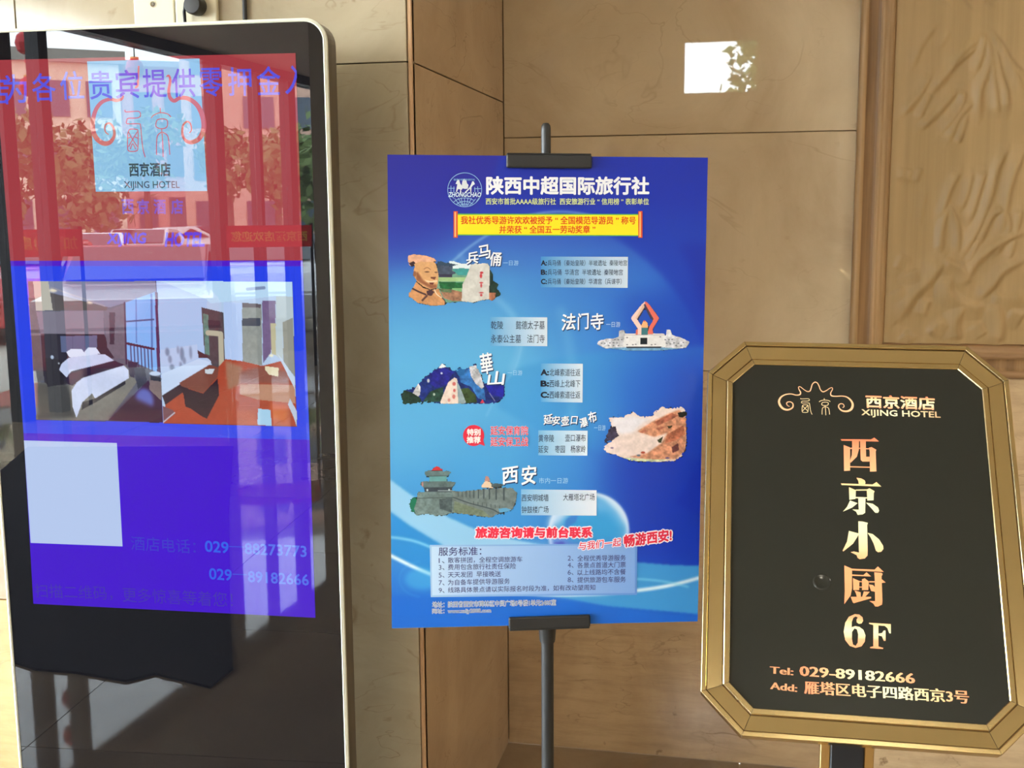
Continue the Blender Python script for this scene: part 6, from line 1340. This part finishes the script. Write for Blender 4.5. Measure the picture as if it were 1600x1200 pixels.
PROF = [(0.0, 0.016, 'g'), (0.0, -0.0055, 'g'), (0.0008, -0.0065, 'g'), (0.0062, -0.0065, 'g'), (0.0070, -0.0055, 'k'), (0.0072, -0.0030, 'k'), (0.0084, -0.0030, 'g'),
        (0.0284, -0.0012, 'g'), (0.0288, -0.0002, 'k'), (0.0298, -0.0002, 'g'), (0.0302, -0.0034, 'g'), (0.0312, -0.0042, 'g'), (0.0376, -0.0042, 'g'), (0.0387, -0.0030, 'g'), (0.0387, 0.004, 'g')]
rings = [octagon(d) for d, y, m in PROF]
for k in range(8):
    k2 = (k + 1) % 8
    vs, fs, mi = [], [], []
    for (d, y, m), ring in zip(PROF, rings):
        a, b = Vector(ring[k]), Vector(ring[k2])
        e = (b - a).normalized() * 0.00035
        a, b = a + e, b - e
        vs += [(a.x, y, a.y), (b.x, y, b.y)]
    n = len(PROF)
    for i in range(n - 1):
        fs.append((2 * i, 2 * i + 1, 2 * i + 3, 2 * i + 2))
        mi.append(1 if PROF[i][2] == 'k' else 0)
    fs += [(0, 2 * n - 2, 2 * n - 1, 1), tuple(range(0, 2 * n, 2))[::-1], tuple(range(1, 2 * n, 2))]
    mi += [0, 1, 1]
    o = mesh_obj('frame_segment', vs, fs, M_['gold'], sign)
    o.data.materials.append(M_['groove'])
    for p, q in zip(o.data.polygons, mi):
        p.material_index = q
    bm = bmesh.new(); bm.from_mesh(o.data); bmesh.ops.recalc_face_normals(bm, faces=bm.faces); bm.to_mesh(o.data); bm.free()
oc = octagon(0.0385)
mesh_obj('panel', [(x, -0.0012, z) for x, z in oc] + [(x, 0.003, z) for x, z in oc],
         [tuple(range(8))[::-1], tuple(range(8, 16))] + [(k, (k + 1) % 8, 8 + (k + 1) % 8, 8 + k) for k in range(8)], M_['sign_black'], sign)
oc = octagon(0.006)
mesh_obj('back_plate', [(x, 0.0045, z) for x, z in oc] + [(x, 0.0155, z) for x, z in oc],
         [tuple(range(8))[::-1], tuple(range(8, 16))] + [(k, (k + 1) % 8, 8 + (k + 1) % 8, 8 + k) for k in range(8)], M_['black_paint'], sign)
sh = Sheet(GW, GH, sign, M_['sign_print'], -0.0013, 0.00006)
SG = np.array(SIGN_GRADIENT, float)


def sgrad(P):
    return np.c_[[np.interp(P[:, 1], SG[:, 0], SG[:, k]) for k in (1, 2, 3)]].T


def subdivided(e):
    part, outer, holes, col, lay = e

    def sub(l):
        o = []
        for a, b in zip(l, l[1:] + l[:1]):
            n = max(1, int(math.dist(a, b) / 1.2))
            o += [[a[0] + (b[0] - a[0]) * i / n, a[1] + (b[1] - a[1]) * i / n] for i in range(n)]
        return o
    return [part, sub(outer), [sub(h) for h in holes], col, lay]


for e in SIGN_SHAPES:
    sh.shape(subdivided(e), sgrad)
for e in SIGN_STROKES:
    sh.stroke(e)
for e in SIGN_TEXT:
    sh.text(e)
sh.build(labels={'restaurant_name_lettering': 'large orange and cream characters in a column', 'hotel_emblem': 'gold scroll emblem with two seal characters'})
MB = Matrix.Translation((-0.0558, -0.0014, -0.0795)) @ Matrix.Rotation(math.pi / 2, 4, 'X')
lathe('round_dent', [(0.0, 0.0006), (0.0086, 0.0007), (0.0098, 0.0012), (0.0112, 0.0010), (0.0125, 0.0002)], M_['sign_black'], sign, 28, MB)

# its stand: two gold posts with a black bracket between them
bz = SC + SR.to_3x3() @ Vector((-0.0175, 0.0, -0.30))
ss_ = empty('sign_stand', (bz.x, bz.y + 0.115, 0.0), (0, 0, 0.05253))
tag(ss_, 'gold twin-post stand with black bracket under the gold framed sign', 'sign stand')
lathe('base', [(0.17, 0.0), (0.172, 0.01), (0.16, 0.02), (0.06, 0.028), (0.0, 0.03)], M_['gold_dull'], ss_, 40)
for s in (-1, 1):
    box('post', s * 0.0305 - 0.0068, s * 0.0305 + 0.0068, -0.0068, 0.0068, 0.026, 0.842, M_['gold_dull'], ss_, 0.001)
box('bracket', -0.0235, 0.0235, -0.010, 0.010, 0.55, 0.865, M_['black_rubber'], ss_, 0.002)
bm = bmesh.new()
arm = Matrix.Translation((0, -0.012, 0.99)) @ Matrix.Rotation(-0.5894, 4, 'X')
add_box(bm, -0.045, 0.045, 0.001, 0.012, -0.16, 0.10, 0.003, 2, arm)
bm_obj('mounting_plate', bm, M_['black_rubber'], ss_)

# ------------------------------------------------------------------ carved wood panel on the back wall
FZ0, FZ1 = 1.122, 2.62
carved = empty('carved_wood_panel', (FX0, D_BACK, FZ0))
tag(carved, 'large carved wood relief of leaves in a moulded wooden frame, on the marble back wall', 'wall panel')
FWD = 0.088
prof = [(0.0, 0.0), (0.0, -0.014), (0.003, -0.019), (0.010, -0.021), (0.017, -0.019), (0.020, -0.015), (0.030, -0.010), (0.043, -0.009), (0.050, -0.012), (0.053, -0.016), (0.058, -0.017), (0.062, -0.014),
        (0.065, -0.0145), (0.070, -0.0155), (0.074, -0.012), (0.079, -0.0125), (0.083, -0.008), (FWD, -0.001)]
PWX, PHZ = FX1 - FX0, FZ1 - FZ0


def moulding(name, a, b, inx, inz, mat):
    """a, b outer corners; (inx, inz) inward direction; mitred ends"""
    vs, fs = [], []
    a, b = Vector(a), Vector(b)
    d = (b - a).normalized()
    for t, y in prof:
        pa = a + d * t + Vector((inx, inz)) * t
        pb = b - d * t + Vector((inx, inz)) * t
        vs += [(pa.x, y, pa.y), (pb.x, y, pb.y)]
    for i in range(len(prof) - 1):
        fs.append((2 * i, 2 * i + 1, 2 * i + 3, 2 * i + 2))
    fs.append((0, 2 * len(prof) - 2, 2 * len(prof) - 1, 1))
    o = mesh_obj(name, vs, fs, mat, carved, smooth=True)
    o.data.materials.append(M_['wood_dark'])
    for p in o.data.polygons:
        if 5 <= p.index <= 7:
            p.material_index = 1
    bm = bmesh.new(); bm.from_mesh(o.data)
    bmesh.ops.recalc_face_normals(bm, faces=bm.faces)
    if sum(f.normal.y * f.calc_area() for f in bm.faces if abs(f.normal.y) > .3 and f.calc_center_median().y < -0.002) > 0:
        bmesh.ops.reverse_faces(bm, faces=bm.faces)
    bm.to_mesh(o.data); bm.free()
    return o


moulding('frame_stile', (0, 0), (0, PHZ), 1, 0, M_['wood_frame'])
moulding('frame_stile', (PWX, 0), (PWX, PHZ), -1, 0, M_['wood_frame'])
moulding('frame_rail', (0, 0), (PWX, 0), 0, 1, M_['wood_rail'])
moulding('frame_rail', (0, PHZ), (PWX, PHZ), 0, -1, M_['wood_rail'])
# the relief itself: a height field raised along the carved ridges
RX0, RX1, RZ0, RZ1 = FWD - 0.002, PWX - FWD + 0.002, FWD - 0.002, PHZ - FWD + 0.002
st_ = 0.0035
gx = np.arange(RX0, RX1 + st_, st_); gz = np.arange(RZ0, RZ1 + st_, st_)
Hh = np.zeros((len(gz), len(gx)))


def ridge(pts, w, h):
    P = smooth_line(pts, 5)
    lo, hi = P.min(0) - 3 * w, P.max(0) + 3 * w
    ix = np.where((gx >= lo[0]) & (gx <= hi[0]))[0]; iz = np.where((gz >= lo[1]) & (gz <= hi[1]))[0]
    if len(ix) == 0 or len(iz) == 0:
        return
    X, Z = np.meshgrid(gx[ix[0]:ix[-1] + 1], gz[iz[0]:iz[-1] + 1])
    best = np.full(X.shape, 1e9); side = np.zeros(X.shape); tt = np.zeros(X.shape)
    for i, (a, b) in enumerate(zip(P, P[1:])):
        d = b - a
        t = np.clip(((X - a[0]) * d[0] + (Z - a[1]) * d[1]) / max(d @ d, 1e-12), 0, 1)
        qx, qz = X - a[0] - t * d[0], Z - a[1] - t * d[1]
        q = np.hypot(qx, qz)
        m = q < best
        best[m] = q[m]; side[m] = np.sign(d[0] * qz - d[1] * qx)[m]; tt[m] = (i + t[m]) / (len(P) - 1)
    taper = np.clip(np.minimum(tt, 1 - tt) * 5 + 0.25, 0, 1)
    wide = np.where(side > 0, w * 1.1, w * 2.6)
    hh = h * 0.0078 * taper * np.exp(-(best / wide) ** 2)
    Hh[iz[0]:iz[-1] + 1, ix[0]:ix[-1] + 1] = np.maximum(Hh[iz[0]:iz[-1] + 1, ix[0]:ix[-1] + 1], hh)


for pts, w, h in CARVING:
    ridge([(p[0] - FX0, p[1] - FZ0) for p in pts], w, h)
for k in range(46):     # the carving goes on to the right, out of view
    x = random.uniform(0.62, PWX - 0.15); z = random.uniform(0.15, PHZ - 0.3)
    l = random.uniform(0.08, 0.25); b = random.uniform(-0.05, 0.05)
    ridge([(x, z), (x + 0.25 * l + b, z + 0.5 * l), (x + 0.6 * l, z + l)], random.uniform(0.004, 0.008), random.uniform(0.6, 1.3))
for k in range(30):
    x = random.uniform(0.1, 0.6); z = random.uniform(0.92, PHZ - 0.15)
    l = random.uniform(0.08, 0.2)
    ridge([(x, z), (x - 0.4 * l, z + 0.5 * l), (x - 0.5 * l, z + l)], random.uniform(0.004, 0.007), random.uniform(0.5, 1.1))
Hh += (value_noise(len(gz), len(gx), 14, 5) - 0.5) * 0.0008
n0, n1 = len(gz), len(gx)
V = np.empty((n0 * n1, 3)); V[:, 0] = np.tile(gx, n0); V[:, 2] = np.repeat(gz, n1); V[:, 1] = -0.001 - Hh.ravel()
i = np.arange((n0 - 1) * (n1 - 1)); r, c = i // (n1 - 1), i % (n1 - 1); k = r * n1 + c
F = np.c_[k, k + 1, k + n1 + 1, k + n1]
me = bpy.data.meshes.new('relief')
me.vertices.add(len(V)); me.vertices.foreach_set('co', V.ravel())
me.loops.add(F.size); me.loops.foreach_set('vertex_index', F.ravel())
me.polygons.add(len(F)); me.polygons.foreach_set('loop_start', np.arange(len(F)) * 4)
me.update(calc_edges=True)
me.polygons.foreach_set('use_smooth', [True] * len(F))
link('relief', me, M_['wood_panel'], carved)
box('backing', 0.05, PWX - 0.05, 0.0, 0.018, 0.05, PHZ - 0.05, M_['wood_dark'], carved)

# ------------------------------------------------------------------ sockets and cables above the kiosk
def plate(x0, x1, z0, z1, label, screw):
    p = empty('wall_plate', ((x0 + x1) / 2, D_PIL, (z0 + z1) / 2))
    w, h = (x1 - x0) / 2, (z1 - z0) / 2
    tag(p, label, 'wall plate')
    box('plate', -w, w, -0.012, 0.0, -h, h, M_['socket'], p, 0.003, 2)
    if screw:
        lathe('screw_recess', [(0.0, 0.0), (0.0045, 0.0), (0.006, 0.0015), (0.0072, 0.0)], M_['socket'], p, 20, Matrix.Translation((screw[0], -0.0122, screw[1])) @ Matrix.Rotation(math.pi / 2, 4, 'X'))
        box('screw', screw[0] - 0.003, screw[0] + 0.003, -0.0135, -0.012, screw[1] - 0.003, screw[1] + 0.003, M_['case_grey'], p, 0.0005)
    return p


plate(*PLATE1, 'blank ivory wall plate with one screw, left of the black plug', PLATE_SCREW)
plate(*PLATE2, 'ivory socket plate behind the round black plug', None)
pl = empty('power_plug', (PLUG[0], D_PIL - 0.012, PLUG[1]))
tag(pl, 'round black power plug in the socket plate above the kiosk', 'plug')
RX = Matrix.Rotation(math.pi / 2, 4, 'X')
lathe('plug_body', [(0.0, 0.0), (0.0188, 0.0), (0.0195, 0.004), (0.0195, 0.024), (0.017, 0.030), (0.0, 0.031)], M_['black_rubber'], pl, 28, RX)
tube('cord', [(-0.010, -0.018, 0.006), (-0.020, -0.018, 0.004), (-0.0245, -0.015, -0.012), (-0.0245, -0.012, -0.05), (-0.024, -0.012, -0.30), (-0.022, -0.012, -0.9)], 0.0034, M_['cable'], pl)
cb = empty('power_cable', (CABLE_X, D_PIL - 0.006, 0))
tag(cb, 'thin black cable running down the pillar behind the kiosk, right of the sockets', 'cable')
tube('cable', [(0, 0, H_CEIL), (0.001, 0, 2.3), (-0.001, 0, 1.95), (0.002, 0, 1.8), (0.0, 0, 1.0)], 0.0046, M_['cable'], cb)

# ------------------------------------------------------------------ the street outside, seen mirrored in the kiosk glass
VX, VY = -0.166, 4.10   # camera position mirrored in the kiosk glass, origin of the street bearings


def street(bearing, dist):  # bearing values come from image pixel columns, seen from the mirrored camera
    """point on the street at a bearing (degrees) and distance (m) from the mirrored camera; bearings are converted from image pixel columns"""
    a = math.radians(bearing)
    return VX - dist * math.sin(a), VY - dist * math.cos(a), a


GZ = -0.15
M_['asphalt'] = plain('grey_asphalt', L3(150, 146, 140), 0.9, noise=0.12, scale=3)
M_['paving'] = plain('pale_paving', L3(190, 180, 164), 0.8, noise=0.1, scale=4)
ground = mesh_obj('ground', [(-90, -110, GZ), (-7.3, -110, GZ), (-7.3, 30, GZ), (-90, 30, GZ), (30, -110, GZ), (30, -11.4, GZ), (-7.3, -11.4, GZ)], [(0, 1, 2, 3), (1, 4, 5, 6)], M_['asphalt'])
tag(ground, kind='structure')
pv = box('pavement', -9.5, -5.0, -14, 8, GZ, -0.03, M_['paving'], None)
pv.location = (0, 0, 0)
tag(pv, kind='structure')


def building(name, bearing, dist, w, h, depth, col, label, rows, cols, wcol=(70, 84, 100), roof=None):
    x, y, a = street(bearing, dist)
    o = empty(name, (x, y, GZ), (0, 0, -a))
    tag(o, label, 'building')
    m = plain(name + '_render', L3(*col), 0.8, noise=0.05, scale=2)
    box('wall', -w / 2, w / 2, -depth, 0, 0, h, m, o)
    box('roof', -w / 2 - 0.2, w / 2 + 0.2, -depth - 0.2, 0.2, h, h + 0.4, plain(name + '_roof', L3(*(roof or (150, 140, 130))), 0.8), o)
    wm = plain(name + '_window_glass', L3(*wcol), 0.15)
    cw, ch = w / cols, (h - 1.0) / rows
    bm = bmesh.new(); add_box(bm, -cw * 0.3, cw * 0.3, 0.0, 0.06, -ch * 0.3, ch * 0.3)
    me = bpy.data.meshes.new('window'); bm.to_mesh(me); bm.free()
    for r in range(rows):
        for c in range(cols):
            q = link('window', me, wm, o)
            q.location = (-w / 2 + (c + 0.5) * cw, 0.0, 0.9 + (r + 0.45) * ch)
    return o


building('apartment_block', 30.27, 40, 6.5, 6.6, 3, (226, 208, 180), 'pale cream block behind the street trees, mirrored at the left of the kiosk', 3, 5)
building('shop_building', 26.71, 52, 7.5, 7.6, 3, (206, 150, 140), 'pinkish block with dark roof, mirrored beside the first door post of the kiosk glass', 3, 6, roof=(120, 70, 60))
building('office_block', 23.23, 66, 12, 9.6, 3, (214, 206, 200), 'grey-white office block mirrored in the middle of the kiosk glass', 4, 7)
building('tower_block', 18.16, 42, 7, 10, 3, (210, 170, 150), 'tall pink-beige block mirrored near the right edge of the kiosk screen', 5, 4)

# cars
M_['tyre'] = plain('tyre_rubber', L3(30, 30, 32), 0.8)
M_['carglass'] = plain('car_window_glass', L3(30, 36, 44), 0.08)
M_['chrome'] = plain('hub_metal', L3(170, 172, 176), 0.3, metal=0.8)


def car(bearing, dist, rot, col, label):
    x, y, a = street(bearing, dist)
    o = empty('car', (x, y, GZ), (0, 0, -a + rot))
    tag(o, label, 'car')
    paint = plain('car_paint', L3(*col), 0.25, coat=0.8)
    sil = [(-2.2, .35), (-2.22, .72), (-2.0, .88), (-1.35, .95), (-.75, 1.38), (.55, 1.42), (1.25, 1.05), (2.0, .95), (2.22, .7), (2.2, .35)]
    vs, fs = [], []
    for w, inset in ((-0.86, 0), (-0.80, 0), (0.80, 0), (0.86, 0)):
        for (px_, pz) in sil:
            k = 0.80 if pz > 1.0 else 1.0
            vs.append((px_, w * k, pz))
    n = len(sil)
    for i in range(3):
        for j in range(n):
            j2 = (j + 1) % n
            fs.append((i * n + j, i * n + j2, (i + 1) * n + j2, (i + 1) * n + j))
    fs += [tuple(range(n))[::-1], tuple(3 * n + j for j in range(n))]
    body = mesh_obj('body', vs, fs, paint, o)
    bm = bmesh.new(); bm.from_mesh(body.data)
    bmesh.ops.recalc_face_normals(bm, faces=bm.faces)
    bmesh.ops.bevel(bm, geom=bm.edges[:], offset=0.03, segments=2, affect='EDGES')
    bm.to_mesh(body.data); bm.free()
    mesh_obj('windscreen', [(-1.33, -.66, .99), (-1.33, .66, .99), (-.80, .60, 1.36), (-.80, -.60, 1.36)], [(0, 3, 2, 1)], M_['carglass'], o).location = (-.025, 0, .02)
    mesh_obj('rear_window', [(1.2, -.66, 1.08), (1.2, .66, 1.08), (.62, .60, 1.38), (.62, -.60, 1.38)], [(0, 1, 2, 3)], M_['carglass'], o).location = (.02, 0, .025)
    for s in (-1, 1):
        mesh_obj('side_window', [(-1.15, s * .795, 1.0), (1.05, s * .76, 1.07), (.5, s * .70, 1.34), (-.72, s * .70, 1.32)], [(0, 1, 2, 3) if s < 0 else (3, 2, 1, 0)], M_['carglass'], o)
        for wx in (-1.35, 1.35):
            wh = lathe('wheel', [(0.0, -.1), (.3, -.1), (.33, -.07), (.33, .07), (.3, .1), (0.0, .1)], M_['tyre'], o, 20, Matrix.Rotation(math.pi / 2, 4, 'X'))
            wh.location = (wx, s * .78, .33)
            lathe('hub', [(0.0, -.11), (.17, -.11), (.17, .11), (0.0, .11)], M_['chrome'], wh, 14, Matrix.Rotation(math.pi / 2, 4, 'X'))
    return o


R90 = math.pi / 2
car(24.86, 13.0, R90 + .1, (150, 30, 34), 'dark red car parked end-on just outside the glass, mirrored low in the kiosk screen')
car(30.13, 17.6, R90 + .3, (196, 60, 60), 'brighter red car mirrored at the left edge of the kiosk, behind the nearest one')
car(27.56, 23.5, R90, (236, 236, 234), 'white car mirrored behind the left red car')
car(24.86, 30, R90 + .2, (216, 218, 220), 'silver white car mirrored between the trees and the hotel name')
car(23.23, 38, .2, (238, 238, 238), 'white car standing side-on across the street, mirrored under the hotel name')
car(19.30, 17.5, R90, (226, 226, 226), 'white car mirrored at the lower right of the red screen area')
car(15.31, 21, .3, (40, 44, 50), 'dark car mirrored in the right edge of the kiosk glass')

# trees
M_['bark'] = plain('tree_bark', L3(92, 78, 64), 0.9, noise=0.2, scale=8)
M_['leaf'] = plain('tree_leaves', L3(92, 112, 58), 0.7, noise=0.35, scale=2)


def tree(bearing, dist, h, cr, label, n=900, at=None):
    x, y, a = street(bearing, dist) if at is None else (at[0], at[1], 0)
    o = empty('street_tree', (x, y, GZ))
    tag(o, label, 'tree', None)
    lathe('trunk', [(.13, 0), (.10, h * .45), (.05, h * .75), (0, h * .8)], M_['bark'], o, 10)
    r = np.random.default_rng(int(abs(bearing) * 97 + h * 31))
    cen = [(r.normal(0, cr * .45), r.normal(0, cr * .45), h - cr * 1.1 + r.normal(0, cr * .45)) for _ in range(9)]
    vs, fs = [], []
    for i in range(n):
        c = cen[i % 9]
        d = r.normal(0, 1, 3); d /= np.linalg.norm(d)
        p = np.array(c) + d * cr * .55 * r.random() ** .35
        u = r.normal(0, 1, 3); u /= np.linalg.norm(u); v = np.cross(u, d); s = .16
        b = len(vs)
        vs += [tuple(p - u * s), tuple(p + v * s * .6), tuple(p + u * s), tuple(p - v * s * .6)]
        fs.append((b, b + 1, b + 2, b + 3))
    q = mesh_obj('foliage', vs, fs, M_['leaf'], o)
    tag(q, kind='stuff')
    return o


tree(27.99, 31, 4.3, 1.5, 'bushy street tree mirrored left of the pale blue screen panel')
tree(24.66, 35, 4.4, 1.1, 'street tree mirrored behind the pale blue screen panel')
tree(31.27, 28, 4.0, 1.2, 'small street tree mirrored at the far left of the kiosk glass')
tree(20.87, 34, 4.2, 0.95, 'street tree mirrored between the two middle door posts')
tree(18.59, 32, 4.2, 1.2, 'thin yellowish street tree mirrored between the right door posts')
tree(16.31, 27, 4.3, 1.4, 'dark street tree mirrored in the right rim of the kiosk glass')

tree(7, 0, 4.9, 1.25, 'leafy tree behind the rear doors, mirrored low in the bright patch on the marble wall', at=(0.75, -16.0))

# banners with gold characters, lanterns by the entrance
M_['banner'] = plain('red_banner_cloth', L3(214, 30, 34), 0.7)
M_['banner_ink'] = plain('gold_banner_paint', L3(240, 190, 80), 0.5)
for bearing, dist, w, txt, lab in ((19.07, 12.0, 0.85, '西京酒店欢迎您', 'red banner with gold characters mirrored at the right of the red screen area'),
                              (29.16, 10.0, 0.5, '加大力度', 'short red banner mirrored at the left edge of the screen')):
    x, y, a = street(bearing, dist)
    b = empty('banner', (x, y, 1.35), (0, 0, -a))
    tag(b, lab, 'banner')
    box('cloth', -w / 2, w / 2, -0.01, 0.0, -0.11, 0.11, M_['banner'], b)
    for s in (-1, 1):
        box('post', s * w / 2 - .015, s * w / 2 + .015, -0.03, -0.012, -1.35 + GZ, 0.13, M_['mullion'], b)
    g, f, up = glyphs(txt, 0.02, 0.0)
    mn, mx = g.min(0), g.max(0)
    s = min(w * 0.9 / (mx[0] - mn[0]), 0.16 / (mx[1] - mn[1]))
    mesh_obj('lettering', [(-(p[0] - (mn[0] + mx[0]) / 2) * s, 0.002, (p[1] - (mn[1] + mx[1]) / 2) * s) for p in g], f, M_['banner_ink'], b)
M_['lantern'] = plain('red_lantern_silk', L3(206, 40, 44), 0.5)
ux, uy = math.cos(math.atan2(fdir.y, fdir.x) - math.pi / 2), math.sin(math.atan2(fdir.y, fdir.x) - math.pi / 2)
for fy, z, r, arm, lab in ((-4.75, 2.94, .085, True, 'red lantern hanging outside the glass, mirrored near the top left of the kiosk'),
                           (-6.25, 2.92, .085, True, 'second red lantern hanging outside the glass, mirrored at the top middle of the kiosk'),
                           (-4.75, 2.60, .075, False, 'lower red lantern strung under the first one outside the glass')):
    s0 = fpos(fy)
    x, y = FA.x + fdir.x * s0 + ux * 0.30, FA.y + fdir.y * s0 + uy * 0.30
    l = empty('lantern', (x, y, z), (0, 0, math.atan2(uy, ux)))
    tag(l, lab, 'lantern')
    lathe('shade', [(r * .4, -r), (r * .8, -r * .7), (r, 0), (r * .8, r * .7), (r * .4, r)], M_['lantern'], l, 12, None, False)
    lathe('cap', [(r * .45, r), (r * .45, r * 1.2), (0, r * 1.2)], M_['banner_ink'], l, 12)
    if arm:
        tube('bracket', [(0, 0, r * 1.2), (0, 0, 3.10 - z), (-.05, 0, 3.12 - z), (-.21, 0, 3.12 - z)], .006, M_['cable'], l, 6)
    else:
        tube('cord', [(0, 0, r * 1.2), (0, 0, .23)], .004, M_['cable'], l, 6)
    lathe('tassel', [(.02, -r * 1.8), (.008, -r), (0, -r)], M_['lantern'], l, 8)

# dark entrance mat behind the viewer, mirrored in the lower half of the kiosk glass
mp_ = [(-2.28, .58), (-2.13, .59), (-1.92, .64), (-1.85, .57), (-1.62, .66), (-1.6, .5), (-1.8, 0), (-2.4, -1.55), (-3.0, -3.2), (-4.4, -3.05), (-3.9, -1.5), (-3.1, -.35), (-2.62, .35), (-2.45, .5)]
n = len(mp_)
M_['mat'] = plain('charcoal_carpet', L3(24, 24, 27), 0.95, noise=0.2, scale=60, spec=0.1)
o = mesh_obj('entrance_mat', [(x, y, 0.0005) for x, y in mp_] + [(x, y, 0.009) for x, y in mp_],
             [tuple(range(n)), tuple(range(n, 2 * n))[::-1]] + [(k, n + k, n + (k + 1) % n, (k + 1) % n) for k in range(n)], M_['mat'])
bm = bmesh.new(); bm.from_mesh(o.data); bmesh.ops.recalc_face_normals(bm, faces=bm.faces); bm.to_mesh(o.data); bm.free()
tag(o, 'dark matte entrance mat on the floor, mirrored as the black shape low in the kiosk', 'mat')
